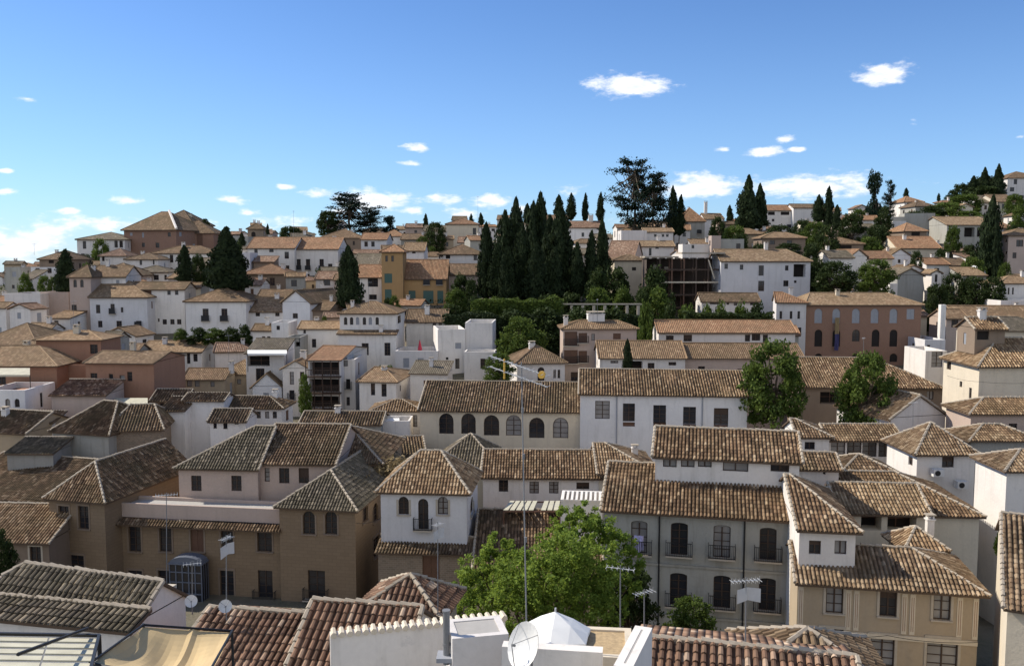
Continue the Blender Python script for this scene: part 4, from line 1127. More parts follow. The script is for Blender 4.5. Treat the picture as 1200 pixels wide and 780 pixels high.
# white row on the left hillside
A = P(105, 348, 160); w1 = empty('white_house', (A.x, A.y, ground(A.x, A.y)), 0); tag(w1, 'long white terrace house with a square look-out tower at its left', 'house')
block(w1, 105, 172, 347, 329, 160, 'a', wall='B', tile='l', win='362,5,10:115;b362,5,12:132;363,3,6:143', a=-2)
block(w1, 81, 106, 323, 310, 161, 'h', wall='P', tile='b', win='a332,4,9:88 96;362,6,10:87;376,8,8:86', W=6)
block(w1, 106, 147, 323, 311, 165, 'g', wall='B', tile='b', W=7)
block(w1, 152, 216, 338, 330, 163, 'g', wall='W', tile='b', win='nd342,25,5:165;b364,8,15:166;379,7,7:166;377,5,6:193 202 210;343,4,5:198 207;375,2,4:186', a=-1)
house('white hipped house with two tall windows beside the wide cypress', 217, 288, 352, 336, 158, 'h', wall='B', tile='t', win='b369,7,15:241;b369,7,15:263', k=.4)
house('low white house with a short orange tan roof', 290, 332, 364, 348, 160, 'g', wall='B', tile='l', win='367,5,7:302 325', a=0)
house('white gable end house with one window and a brown flank', 331, 363, 353, 340, 157, 'p', wall='B', tile='b', W=12, a=-20, win='370,6,6:346')
house('white box house with three low windows at the far left', 5, 47, 344, None, 165, 'f', wall='W', W=9, win='370,5,6:18 29 39', tile='g')
house('white flat house with a satellite dish between box houses', 47, 80, 342, None, 168, 'f', wall='P', W=7, win='359,4,7:55')
house('white stepped gable house below the satellite dish', 56, 82, 372, 364, 155, 's', wall='W', tile='t', W=6, win='378,5,5:66')
house('brown mottled hip roof at the left edge below white boxes', -30, 42, 402, 378, 140, 'h', wall='T', tile='t', win='409,5,5:34')
house('tiny white wall roof left of the terracotta house', 30, 58, 386, 378, 150, 'g', wall='W', tile='l')
house('two-window villa with a roof terrace left of the slim cypress', 36, 72, 313, None, 187, 'f', wall='B', W=7, win='317,5,6:44 58;334,7,8:44')
house('dark roofed penthouse on the two-window villa', 46, 80, 303, 293, 190, 'h', wall='N', tile='b', win='d306,6,5:60', k=.35)
house('tall grey white sliver house at the far left skyline', 6, 24, 313, None, 190, 'f', wall='G', W=6)
house('white slanted house beside the two-window villa', 24, 38, 326, 316, 180, 's', wall='W', tile='g', W=6, k=.45)
house('white flat terrace strip with plants left of slim cypress', 80, 112, 318, None, 178, 'f', wall='W', W=6, win='323,4,5:96 108')
house('white house with a greenish roof left of the brick church', 90, 146, 280, 272, 228, 'h', wall='W', tile='g', win='287,4,9:99;286,4,8:136 142', k=.3)
house('orange roofed white cottage below the brick church', 117, 147, 299, 291, 203, 'h', wall='W', tile='r', win='303,3,6:121', k=.4)
house('white cottage with small windows right of orange roofed cottage', 147, 185, 303, 296, 198, 'h', wall='W', tile='b', win='307,3,7:165;307,2,6:180', k=.35)
house('dark eaved white cottage beneath the church', 155, 196, 318, 311, 186, 'h', wall='W', tile='g', win='325,5,8:161;325,3,6:173 194;325,6,6:183', k=.35)
house('tan roof gable left of the dark eaved cottage', 105, 155, 322, 308, 176, 'h', wall='P', tile='b', k=.4)
house('long white house with tan roof under the church apse', 178, 250, 296, 288, 205, 'h', wall='W', tile='b', win='303,4,9:201 210;304,5,5:228', k=.35)
house('grey roofed house between slim cypress and wide cypress', 222, 250, 320, 302, 190, 's', wall='B', tile='g', W=9, k=.42)
house('yellowish roofed low house below the slim dark cypress', 188, 235, 336, 331, 172, 'g', wall='C', tile='l', win='342,4,5:216', k=.3)

# church
A = P(145, 268, 232); ch_ = empty('church', (A.x, A.y, ground(A.x, A.y)), R(-14)); tag(ch_, 'large brick church with a tall brown hipped roof on the skyline', 'church')
cb1 = block(ch_, 145, 206, 268, 248, 232, 'y', wall='K', tile='b', a=-14, W=15, ins=(6, 7), oh=.6)
block(ch_, 200, 250, 272, 258, 236, 'h', wall='K', tile='b', a=4, W=12, win='nd281,7,13:234')
block(ch_, 180, 226, 262, 246, 246, 'h', wall='K', tile='b', a=-8, W=12)
for bb, i0, i1, oo in ((cb1, 7, 7.5, .6),):
    L_ = bb['L']; z0 = bb['h'] - oo * bb['k']; b = MB(); b.tube((L_ + oo, -oo, z0 + .3), (L_ - i0, i1, bb['rz'] + .25), .33, .33, 5)
    o = b.build('ridge_cap', [M_CANV0 if 'M_CANV0' in globals() else WALLS['W']], ch_); o.matrix_local = bb['ML']
house('small brick bell tower right of the wide cypress', 290, 308, 267, 261, 240, 'y', name='bell_tower', cat='tower', wall='S', tile='b', W=4, win='ad276,5,9:297')
A = P(290, 290, 205); hx = empty('white_house', (A.x, A.y, ground(A.x, A.y)), 0); tag(hx, 'wide white house with orange roof on skyline behind the white row', 'house')
block(hx, 290, 345, 290, 278, 205, 'g', wall='W', tile='o', win='294,4,9:300;292,5,7:318;299,5,8:336;314,4,6:337', k=.4)
block(hx, 345, 396, 291, 278, 207, 'g', wall='W', tile='o', win='b310,5,13:350 361 377;313,5,8:387;327,4,12:350 361;327,6,10:372', k=.4)
house('grey flat white house between the bell tower and cypress', 270, 291, 277, None, 235, 'f', wall='G', W=6)
house('pale cube house left of the wide orange roofed white house', 281, 293, 296, None, 195, 'f', wall='B', W=6, win='308,2,4:284 291')
house('red awning roof house in front of wide orange roofed house', 297, 321, 306, 300, 196, 's', wall='N', tile='r', W=4, k=.35)
house('tan tiled fan shaped roof over a brown house', 284, 336, 320, 309, 186, 'h', wall='N', tile='o', win='330,6,9:319', k=.4)
house('white cottage with a dark roof between cypress and brown house', 287, 306, 333, 326, 176, 'g', wall='B', tile='r', k=.35)
house('long shadowed roof behind the gable end house', 302, 338, 347, 339, 170, 'g', wall='N', tile='b')
house('narrow white house with a brown window left of lone cypress', 370, 392, 326, 318, 182, 'g', wall='W', tile='r', win='331,8,7:383;345,6,5:384', k=.4)
house('pale narrow three-storey house touching the lone cypress', 391, 404, 327, 321, 180, 'g', wall='P', tile='t', win='332,5,8:397;352,5,7:397;370,5,6:386')
house('brown shaded house climbing behind the wooden balconies', 362, 386, 362, 352, 156, 'g', wall='N', tile='b', win='370,5,8:387', a=-10)
house('low tan roofed white house left of six arched windows', 350, 396, 384, 376, 143, 'g', wall='W', tile='l', win='402,5,10:368;388,3,5:357', k=.35)
house('white cottage with a door below the low orange tan roof', 296, 322, 386, 379, 148, 'g', wall='W', tile='t', win='398,4,8:309 315', k=.4)
house('grey terrace house cluttered with laundry left of small gable', 335, 352, 395, None, 138, 'f', wall='G', W=5, win='od401,8,10:350')
house('white box with brown shutters left of laundry terrace', 318, 338, 378, None, 146, 'f', wall='B', W=6, win='384,4,5:326')

# between lone cypress and the garden
house('blue white house with two square windows on the ridge', 423, 453, 280, 273, 228, 'g', wall='B', tile='o', win='286,4,6:429 437;297,3,3:438', a=-3, k=.4)
house('mossy yellow roof house right of the lone cypress', 415, 442, 310, 297, 190, 'g', wall='E', tile='g', k=.42)
house('orange roofed white house with two wide windows beside yellow villa', 417, 447, 324, 310, 176, 'g', wall='W', tile='o', win='331,12,10:437;348,9,6:437', k=.42)
A = P(447, 294, 173); yl = empty('yellow_house', (A.x, A.y, ground(A.x, A.y)), 0); tag(yl, 'yellow villa with green shutters and a square turret', 'house')
block(yl, 447, 472, 294, 286, 173, 'h', wall='Y', tile='o', W=6, k=.4, win='303,3,7:453 460;g326,9,11:455;g345,8,12:455;Rd302,3,8:469')
block(yl, 472, 523, 325, 304, 175, 'g', wall='Y', tile='o', k=.42, W=9, win='bd330,6,8:500 515;g348,8,15:483;g348,12,15:502;g348,7,15:516', a=0)
house('white house with a dark window behind the yellow villa', 473, 497, 293, 284, 192, 'g', wall='B', tile='l', win='295,4,4:485', k=.4)
house('grey brown roofed house left of the tall cypress group', 523, 560, 321, 309, 182, 'g', wall='P', tile='b', win='328,4,6:540', k=.4)
house('white house with brown loggia behind grey brown roof', 514, 566, 297, 286, 200, 'h', wall='W', tile='b', win='d299,5,8:517 525;297,3,4:547;302,4,6:557', k=.4)
house('cream hilltop house with one big window on the skyline', 523, 560, 262, 256, 246, 'h', wall='C', tile='o', win='271,4,8:556;d280,8,4:540', k=.35)
house('low white hilltop house left of the cream hilltop house', 470, 505, 280, 274, 240, 'g', wall='G', tile='t', win='286,3,4:480', k=.35)
house('tan roofed ridge house below the dark cedar', 375, 423, 278, 268, 240, 'h', wall='N', tile='t', k=.4)
house('rosy roofed ridge house right of the dark cedar', 447, 472, 276, 269, 244, 'h', wall='W', tile='o', win='280,3,3:455', k=.4)
house('pinkish low roof on skyline left of hilltop cypress', 475, 500, 266, 262, 262, 'g', wall='P', tile='r', k=.35)
house('grey slate house right of the hilltop cypress', 497, 524, 270, 264, 256, 'g', wall='G', tile='g', k=.35)
house('small terraced white house above the lit green bush', 500, 523, 312, 305, 196, 'g', wall='C', tile='t', k=.35)

# behind and right of the cypress garden
house('white house with pink gable and three windows behind cypresses', 664, 708, 266, 259, 232, 'g', wall='B', tile='r', win='275,3,5:683 692;267,4,4:701', k=.4, ch='694,1.4,1.2,.5')
house('cream wall house seen between the tall cypresses', 634, 665, 258, 252, 238, 'g', wall='C', tile='t', win='272,3,3:645', k=.4)
house('dim grey house between the slim garden cypresses', 672, 712, 297, 291, 205, 'g', wall='G', tile='g', win='303,4,4:690', k=.35)
house('white stepped house with small windows below the big cedar', 728, 758, 270, None, 212, 'f', wall='W', W=7, win='296,2,3:752')
house('white house with two windows right of the stepped house', 755, 789, 271, 267, 214, 'g', wall='W', tile='l', win='276,3,3:768 777 782', k=.3)
house('white cottage with a dark doorway below the big cedar', 742, 790, 288, 282, 204, 'g', wall='W', tile='l', win='295,3,9:762;290,4,3:770', k=.35)
house('reddish roof slope above the small stone cottage', 710, 742, 302, 282, 190, 'g', wall='P', tile='r', k=.42, a=-15)
house('small cream stone cottage left of the ruin', 720, 756, 304, 298, 180, 'h', wall='C', tile='t', win='315,5,4:743', k=.35)
A = P(845, 306, 168); r1 = empty('white_house', (A.x, A.y, ground(A.x, A.y)), 0); tag(r1, 'big white house with a long orange roof and scattered windows', 'house')
block(r1, 845, 950, 305, 292, 168, 'h', wall='B', tile='l', W=11, k=.35, ins=(0, 3), win='312,4,6:851;313,4,6:869;317,6,12:892;335,7,12:892;314,4,6:922;o317,14,15:937;332,6,7:921;330,3,3:932', ch='907,1.1,.7,.5')
block(r1, 822, 890, 352, 343, 160, 'g', wall='W', tile='b', W=5, k=.35, win='353,12,7:838;353,3,8:853;354,4,8:862;354,10,7:884')
A = P(757, 302, 170); ru = empty('ruined_house', (A.x, A.y, ground(A.x, A.y)), 0); tag(ru, 'half ruined house showing its open dark timber frame', 'ruin')
def ruin(root, x0, x1, yt, yb, d):
    p0 = P(x0, yb, d); p1 = P(x1, yb, d); w_ = p1.x - p0.x; hh = P(x0, yt, d).z - p0.z; b = MB()
    b.box(0, w_, 5.6, 6, -4, hh, 1); b.box(0, .4, 0, 5.6, -4, hh, 1); b.box(w_ - .4, w_, 0, 5.6, -4, hh, 1)
    n = 7; fl = 4
    for k in range(n):
        x = .1 + (w_ - .5) * k / (n - 1); 
        for y in (0, 2.8): b.box(x, x + .28, y, y + .28, -4, hh, 2 if k in (2, 3) else 0)
    for j in range(fl):
        z = hh * j / fl
        if j: b.box(.42, w_ * (.62 if j % 2 else .9), .3, 5.58, z, z + .18, 0)
        b.box(-.1, w_ + .1, -.02, .26, z + .18, z + .45, 3 if j == 2 else 0)
    for k in range(9):
        x = .3 + w_ * k / 9.5; b.box(x, x + .12, -.1, 5.5, hh + .02, hh + .16, 0)
    for (x, z, s) in ((w_ * .15, hh * .78, .9), (w_ * .3, hh * .72, 1.1), (w_ * .16, hh * .32, 1.2)): b.box(x, x + s, 5.4, 5.58, z, z + s, 3)
    b.tube((w_ * .82, .1, hh * .98), (w_ * .9, -.3, hh * .6), .14, .14, 6, 3)
    o = b.build('frame', [M_WOOD, simple('dark_brown_wall', (.075, .055, .042), .9, sc=1), M_BROWN, WALLS['C']], root)  # back and side walls are one very dark brown
    sl = MB(); sl.box(-.4, w_ * .42, -.4, 6.3, hh + .17, hh + .45, 0)
    sl.box(w_ * .46, w_ + .5, -.4, 6.2, hh + .9, hh + 1.2, 0)
    s_ = sl.build('roof', [M_CAP], root)
    Mr = Matrix.Translation(root.location)
    for q in (o, s_): q.matrix_local = Mr.inverted() @ Matrix.Translation(p0)
ruin(ru, 757, 845, 303, 362, 170)
house('white terrace wall with railing above the ruin', 800, 838, 286, None, 190, 'f', wall='W', W=5, win='289,3,4:812')
house('pink chimney house left of the grey railing terrace', 834, 845, 276, None, 188, 'f', wall='P', W=3)
house('grey railing terrace house above the long orange roof', 845, 872, 280, None, 190, 'f', wall='G', W=5)
house('mustard hipped roof house between skyline cypresses', 797, 826, 258, 243, 250, 'y', wall='G', tile='o', W=9, win='262,3,4:805')
house('pale house with a thin chimney on skyline right of mustard roof', 826, 848, 256, 250, 262, 'g', wall='B', tile='t', ch='831,3.2,.9,.5', k=.35)
house('long ridge house with orange roof and dark loggia', 893, 931, 246, 240, 276, 'g', wall='W', tile='o', win='d250,8,4:904;d250,10,4:920;258,3,3:906', k=.35)
house('grey plain ridge house right of the orange roofed ridge house', 930, 958, 243, 239, 274, 'g', wall='B', tile='t', k=.3)
house('tan hip roofed house above the big white house', 893, 944, 278, 272, 205, 'h', wall='N', tile='l', k=.35, win='284,6,5:905 925')
house('low grey roofed house beside the round tree on the slope', 1000, 1028, 268, 262, 236, 'g', wall='G', tile='g', k=.35)
house('tan roofed house with shadowed porch on the slope', 970, 1012, 285, 278, 206, 'h', wall='N', tile='t', win='d290,16,5:990', k=.35)
house('white lit gable house left of two round green trees', 972, 1000, 301, 293, 184, 'g', wall='W', tile='g', a=12, W=6, k=.4, xs=None)
house('white cottage with a pink roof above two round green trees', 996, 1016, 300, 292, 190, 'p', wall='W', tile='o', W=7, a=18)
house('pink roofed cottage right of the lit white gables', 1016, 1046, 302, 294, 192, 'g', wall='C', tile='o', k=.4)
house('white cottage with arched roof end below pink tiled villa', 1043, 1067, 299, 291, 194, 'p', wall='B', tile='t', W=8)
house('pink tiled villa with a walled yard on the right slope', 1052, 1102, 290, 277, 206, 'g', wall='C', tile='o', k=.42, a=-3)
house('dark open shed house above the pink tiled villa', 1060, 1086, 270, 261, 226, 'h', wall='N', tile='o', win='d275,10,6:1073', k=.4)
house('tall bare grey wall house on the upper right slope', 1060, 1096, 250, None, 246, 'f', wall='G', a=-14, W=9)
house('grey wall house stepping down left of the bare wall', 1046, 1062, 259, None, 240, 'f', wall='B', W=7, a=-8)
A = P(1110, 263, 234); r10 = empty('white_house', (A.x, A.y, ground(A.x, A.y)), 0); tag(r10, 'large villa with a brilliant white left gable and dark verandah', 'house')
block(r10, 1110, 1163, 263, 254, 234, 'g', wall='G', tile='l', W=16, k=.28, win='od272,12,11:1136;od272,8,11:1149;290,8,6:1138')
block(r10, 1163, 1186, 266, 257, 236, 'h', wall='N', tile='o', W=8, k=.35)
house('grey roofed hill house with two windows near top right', 1147, 1170, 237, 229, 280, 'g', wall='B', tile='g', k=.35, win='243,3,5:1155')
house('cream hill house with one dark window near top right', 1169, 1193, 236, 228, 276, 'g', wall='C', tile='t', k=.35, win='242,4,6:1176')
house('tall white house with a brown roof at the top right corner', 1181, 1225, 208, 201, 310, 'h', wall='W', tile='b', k=.4, win='213,4,6:1190;222,5,5:1186')
house('white ridge villa with red brown roof on right skyline', 1060, 1082, 236, 230, 282, 'h', wall='W', tile='o', k=.35, win='d240,10,4:1068')
house('brown roofed ridge villa beside the white ridge villa', 1073, 1096, 241, 235, 272, 'h', wall='G', tile='b', k=.35)
house('grey house with dark garage on slope below tall pine', 1038, 1062, 254, None, 244, 'f', wall='G', W=6, win='d263,10,5:1047')
house('bright white sunlit house with pink flank at the right edge', 1182, 1240, 275, 268, 184, 'c', wall='P', tile='t', W=8, win='285,8,8:1195;L282,2,4:1179;L296,2,4:1179', k=.4)
house('white house with three narrow windows at the right edge', 1172, 1240, 331, 323, 165, 'h', wall='W', tile='l', win='341,2,8:1177 1182 1187', k=.35)
house('plain white low block at the right edge', 1173, 1240, 352, None, 158, 'f', wall='W', W=6)
house('orange roofed cottage with a lit white gable amid dark trees', 1086, 1112, 309, 302, 186, 'g', wall='W', tile='o', k=.4, a=6)
house('tan roofed cottage right of orange roofed cottage', 1112, 1134, 310, 302, 188, 'g', wall='W', tile='t', k=.4)
house('white slender gable house with one door among dark trees', 1092, 1103, 319, 316, 176, 'p', wall='W', tile='l', W=5, win='326,3,9:1097')
house('grey round topped wall house left of slender gable house', 1052, 1082, 322, 314, 172, 'p', wall='G', tile='g', W=8)
house('white canopy roof house among dark trees right of slope', 1128, 1156, 322, 313, 178, 's', wall='G', tile='l', W=5, win='326,3,6:1139', k=.4)
house('bright white chimney wall beside the grey round topped house', 1043, 1052, 332, None, 165, 'f', wall='W', W=3)

house('small straw strewn flat roof right of the sun umbrella', 640, 742, 766, None, 26.2, 'f', name='terrace_house', cat='terrace', wall='C', tile='x', W=2.2, pl=.06, a=-6, zmin=-25)
house('white stair house with a lit slanting top behind the flue pipe', 530, 596, 748, None, 26.6, 'f', name='terrace_house', cat='terrace', wall='W', W=1.5, pl=.03, a=12, zmin=-25, tile='g')

# small houses squeezed into the lanes of the hillside
def fillers(n_target):
    rs = random.Random(42); done = []; made = 0
    def rect(px0, px1, yt, yb): return (px0, px1, yt, yb)
    prot = []
    for (A, U, Bk, L_, W_, x0, x1, ye, d, k) in BLK:
        s = F / d; prot.append((x0, x1, ye - 3.0 / 1 * s * .35, ye + 2.7 * s, d))
    for tries in range(30000):
        if made >= n_target: break
        d = rs.uniform(118, 292); px = rs.uniform(-15, 1215)
        if 500 < px < 810 and 140 < d < 192: continue
        if d < 150 and px > 560: continue
        x = (px - 600) / F * d; L_ = rs.uniform(3.0, 7.2); W_ = rs.uniform(3, 6.5); a = rs.uniform(-22, 22)
        g = ground(x, d); hgt = rs.uniform(2.8, 7.2); z = g + hgt
        p0 = Vector((x - L_ / 2, d, z)); U = Vector((math.cos(R(a)), math.sin(R(a)), 0)); Bk = Vector((-U.y, U.x, 0)); c = p0 + U * L_ / 2 + Bk * W_ / 2
        ok = True
        for (A2, U2, B2, L2, W2, *_r) in BLK:
            for q in (p0, p0 + U * L_, p0 + Bk * W_, p0 + U * L_ + Bk * W_, c, p0 + U * L_ / 2, c + Bk * W_ / 2):
                v = q - A2; s_, t_ = v.dot(U2), v.dot(B2)
                if -.4 < s_ < L2 + .4 and -.6 < t_ < W2 + .4: ok = False; break
            if not ok: break
        if not ok: continue
        a0 = proj(p0); a1 = proj(p0 + U * L_); r0 = (min(a0[0], a1[0]), max(a0[0], a1[0]), a0[1] - 1.3 * F / d, a0[1] + hgt * F / d)
        area = (r0[1] - r0[0]) * (r0[3] - r0[2]); ov = 0
        for (x0, x1, yt, yb, d2) in prot:
            if d2 < d: continue
            w_ = min(r0[1], x1) - max(r0[0], x0); h_ = min(r0[3], yb) - max(r0[2], yt)
            if w_ > 0 and h_ > 0: ov += w_ * h_
        if ov > area * .21: continue
        if a0[1] < 236 + (20 if px < 900 else 0) and px < 1050: continue
        ty = rs.choice('gggghpas'); wl = rs.choice('WWWWBBCPGE'); tl_ = rs.choice('ttllobgr')
        root = empty('small_house', Vector((p0.x, p0.y, g)), R(a)); tag(root, 'small tiled house squeezed into a lane between larger hillside houses', 'house', 'small houses squeezed into the hillside lanes')
        bb = block(root, a0[0], a1[0], a0[1], None, d, ty, wall=wl, tile=tl_, a=a, W=W_, Lx=L_, A=p0, k=rs.uniform(.32, .45) if ty != 's' else .25, auto=True)
        prot.append((r0[0], r0[1], r0[2], a0[1] + 2.2 * F / d, d)); made += 1
    print('FILLERS', made)
fillers(150)
# dry weeds on the palace roof
b = MB(); rnd_ = random.Random(3); q0 = P(466, 548, 86)
for _ in range(1500):
    p = q0 + Vector((rnd_.gauss(0, 1.3), rnd_.gauss(0, 1.0), rnd_.gauss(0, .35) + .1)); leafquad(b, p, .2, .2, 2.2)
o = b.build('dry_weeds', [F_DRY]); tag(o, 'clump of dry brown weeds growing on the right palace roof', 'weeds')
# =============================================================== TREES
UNDER()
G1 = 'tall cypresses in the walled garden'
for i, (px, yt, yb, wd, d) in enumerate([(569, 261, 350, 15, 176), (590, 247, 352, 20, 184), (601, 232, 352, 19, 188), (622, 236, 352, 17, 180), (634, 226, 355, 19, 182), (613, 262, 356, 16, 172),
        (645, 252, 356, 18, 176), (660, 243, 356, 26, 174), (676, 284, 350, 13, 170), (692, 270, 345, 12, 172), (708, 256, 338, 12, 176), (648, 290, 360, 18, 168), (628, 285, 360, 20, 167), (596, 290, 358, 18, 168), (582, 285, 352, 14, 172)]):
    tree('cyp', 'dark green cypress in the tall group of the walled garden', px, yt, yb, wd, d, G1)
tree('cypw', 'broad dark cypress standing behind the white hipped house', 262, 266, 342, 46, 166)
tree('cyp', 'slim dark cypress below the brick church', 216, 287, 332, 13, 172)
tree('cyp', 'dark cypress beside the two-window villa at the far left', 73, 292, 344, 16, 170)
tree('cyp', 'lone tall cypress left of the orange roofed white house', 409, 288, 362, 20, 160)
tree('cyp', 'small slim cypress in front of the long white house', 738, 397, 437, 8, 112)
tree('cyp', 'pair of leaning tall dark cypresses on right slope, nearer one', 1161, 229, 322, 17, 186)
tree('cyp', 'narrow cypress touching the tall one on the right slope', 1172, 250, 352, 10, 184)
G2 = 'cypresses along the skyline'
for (px, yt, yb, wd, d) in [(499, 250, 270, 5, 262), (552, 250, 262, 4, 262), (565, 249, 264, 5, 262), (655, 228, 258, 10, 248), (669, 226, 258, 9, 246), (685, 226, 260, 6, 246), (702, 225, 260, 7, 244), (617, 238, 262, 8, 250),
                           (791, 218, 276, 11, 236), (796, 228, 276, 9, 236), (960, 228, 260, 11, 250), (972, 218, 268, 9, 248), (981, 240, 270, 9, 246), (283, 272, 290, 6, 222), (313, 262, 275, 3, 238), (1062, 220, 234, 5, 290), (1100, 226, 236, 3, 290), (856, 240, 262, 6, 262)]:
    tree('cyp', 'small dark cypress standing on the skyline', px, yt, yb, wd, d, G2)
G3 = 'big dark conifers right of the cedar'
for (px, yt, yb, wd, d) in [(877, 205, 270, 26, 240), (891, 215, 268, 18, 242), (1171, 192, 228, 14, 296), (1155, 196, 228, 14, 300), (1140, 206, 230, 16, 300)]:
    tree('cypw', 'bulky dark conifer on the right ridge', px, yt, yb, wd, d, G3)
tree('cedar', 'big spreading dark cedar on the skyline near the centre', 744, 190, 276, 62, 232, var=0)
tree('cedar', 'second cedar leaning against the big spreading cedar', 766, 206, 280, 48, 228, var=1)
tree('cedar', 'wide dark cedar on the left skyline behind ridge houses', 409, 228, 280, 66, 262, var=1)
tree('cedar', 'flat topped cedar right of the wide dark cedar', 434, 244, 276, 36, 260, var=0)
tree('pine', 'small rounded pine right of the left skyline cedar', 457, 254, 274, 20, 264)
tree('drk', 'round green tree left of the left skyline cedar', 384, 248, 276, 26, 258)
tree('pine', 'tall rounded pine on the right skyline', 1025, 204, 262, 24, 262)
tree('cedar', 'thin airy conifer right of the tall rounded pine', 1044, 213, 262, 16, 262)
tree('drk', 'dark small tree behind the church roof', 241, 257, 275, 10, 250)
for (px, yt, yb, wd, d) in [(337, 266, 276, 24, 256), (348, 268, 276, 16, 256)]:
    tree('drk', 'low dark treetop behind the wide orange roof', px, yt, yb, wd, d, 'treetops behind the orange roof')

tree('mid', 'bushy green tree right of the low terraces and garden wall', 612, 374, 432, 56, 128)
tree('mid', 'green shrub tree beside the tan pyramid roof', 584, 415, 450, 36, 116)
tree('mid', 'round green tree at right end of the long white building', 908, 404, 498, 74, 99, var=0)
tree('mid', 'ragged green tree in front of the huge hipped roof', 1017, 417, 508, 66, 97, var=1)
tree('mid', 'sunlit round tree beside the dark one below the slope', 1026, 306, 346, 44, 160)
tree('drk', 'round dark green tree below the lit white gable', 980, 308, 348, 48, 158)
tree('mid', 'green creeper mass climbing by the timber balconies', 357, 440, 492, 15, 116)
tree('bushm', 'sunlit yellow green bush left of the tall cypresses', 534, 340, 364, 26, 158)
G4 = 'garden bushes along the wall'
for (px, yt, yb, wd, d, k) in [(556, 352, 368, 26, 156, 'bush'), (580, 350, 364, 24, 158, 'bushm'), (604, 353, 366, 26, 158, 'bushm'), (540, 325, 345, 26, 168, 'bush'), (552, 330, 350, 22, 166, 'bush'), (700, 320, 360, 34, 166, 'bush'), (722, 318, 352, 40, 168, 'bush'),
                        (730, 340, 362, 28, 160, 'bushm'), (700, 340, 366, 34, 158, 'bushm'), (768, 318, 345, 42, 164, 'bush'), (770, 340, 368, 44, 158, 'bushm'), (752, 345, 372, 30, 156, 'bush'), (640, 348, 366, 30, 162, 'bush'), (670, 346, 366, 34, 162, 'bush'),
                        (757, 360, 392, 23, 134, 'bushm'), (690, 356, 372, 28, 156, 'bush'), (530, 360, 380, 40, 154, 'bush'), (560, 366, 384, 44, 150, 'bush'), (600, 366, 388, 50, 148, 'bush'), (640, 364, 384, 50, 148, 'bush'), (680, 366, 384, 50, 146, 'bush'), (720, 366, 384, 50, 144, 'bush')]:
    tree(k, 'rounded green bush along the walled garden', px, yt, yb, wd, d, G4)
G5 = 'hedge plants below the ruin'
for px, wd, k in [(805, 30, 'bushm'), (828, 26, 'bushm'), (846, 26, 'bushm'), (868, 26, 'bushm'), (888, 28, 'bush'), (786, 26, 'bush')]:
    tree(k, 'leafy hedge bush below the ruined house', px, 362, 380, wd, 142, G5)
G6 = 'trees scattered over the right hillside'
for (px, yt, yb, wd, d, k) in [(860, 262, 282, 40, 222, 'mid'), (842, 252, 276, 26, 234, 'drk'), (915, 262, 285, 50, 226, 'drk'), (940, 256, 284, 34, 230, 'drk'), (954, 258, 292, 46, 214, 'mid'), (968, 262, 300, 40, 206, 'drk'), (1000, 248, 276, 40, 236, 'drk'), (1006, 244, 262, 30, 262, 'mid'),
        (1030, 262, 296, 44, 216, 'drk'), (1036, 240, 280, 26, 238, 'drk'), (1020, 276, 300, 40, 208, 'mid'), (958, 300, 345, 36, 172, 'drk'), (950, 282, 320, 30, 186, 'drk'), (1118, 262, 300, 24, 208, 'mid'), (1110, 236, 262, 60, 262, 'mid'), (1130, 226, 250, 50, 280, 'mid'), (1150, 216, 236, 60, 296, 'drk'),
        (1095, 240, 262, 50, 262, 'drk'), (1135, 246, 264, 50, 256, 'mid'), (1196, 240, 275, 30, 236, 'mid'), (1185, 262, 290, 26, 214, 'drk'), (1150, 290, 330, 46, 190, 'drk'), (1135, 285, 318, 30, 196, 'drk'), (1120, 318, 352, 44, 168, 'drk'), (1145, 322, 358, 50, 166, 'drk'), (1098, 330, 356, 36, 162, 'drk'), (1165, 322, 358, 36, 164, 'drk'),
        (1178, 306, 326, 22, 176, 'mid'), (1075, 292, 322, 20, 184, 'drk'), (890, 283, 305, 36, 186, 'drk'), (925, 284, 300, 40, 182, 'drk'), (866, 272, 290, 30, 200, 'drk'), (1140, 300, 330, 40, 184, 'mid'), (1190, 226, 246, 30, 268, 'mid'), (1070, 246, 258, 34, 252, 'drk'), (1105, 290, 312, 30, 200, 'drk'), (1155, 205, 226, 50, 312, 'drk'), (1125, 214, 236, 36, 304, 'drk')]:
    tree(k, 'leafy tree scattered among the villas of the right hillside', px, yt, yb, wd, d, G6)
G7 = 'trees scattered over the left hillside'
for (px, yt, yb, wd, d, k) in [(30, 322, 334, 18, 178, 'mid'), (52, 325, 338, 18, 175, 'mid'), (62, 326, 340, 12, 175, 'mid'), (118, 282, 292, 22, 222, 'mid'), (100, 310, 322, 16, 186, 'mid'), (232, 300, 330, 20, 182, 'drk'), (275, 285, 335, 24, 178, 'drk'), (510, 262, 285, 26, 236, 'drk'), (495, 278, 290, 16, 232, 'mid'),
        (462, 348, 362, 16, 160, 'mid'), (455, 350, 362, 14, 162, 'drk'), (333, 400, 420, 10, 132, 'mid'), (235, 352, 370, 10, 165, 'mid'), (505, 290, 300, 16, 215, 'mid'), (100, 300, 310, 20, 200, 'drk'), (380, 372, 392, 10, 150, 'mid')]:
    tree(k, 'small leafy tree or shrub among the left hillside houses', px, yt, yb, wd, d, G7)
G8 = 'vines over the pergola'
for (px, yt, yb, wd, k) in [(232, 385, 402, 26, 'bush'), (252, 386, 402, 28, 'bushm'), (272, 386, 410, 30, 'bush'), (268, 396, 416, 18, 'bushm'), (286, 382, 404, 18, 'bush'), (212, 386, 398, 16, 'bushm')]:
    tree(k, 'green vine clump on the pergola below the white hipped house', px, yt, yb, wd, 139, G8)
tree('drk', 'dark tree edge at the left border beside the brown house', -2, 622, 690, 36, 68)
tree('mid', 'small leafy tree in front of the grey house doorways', 812, 704, 770, 62, 54)
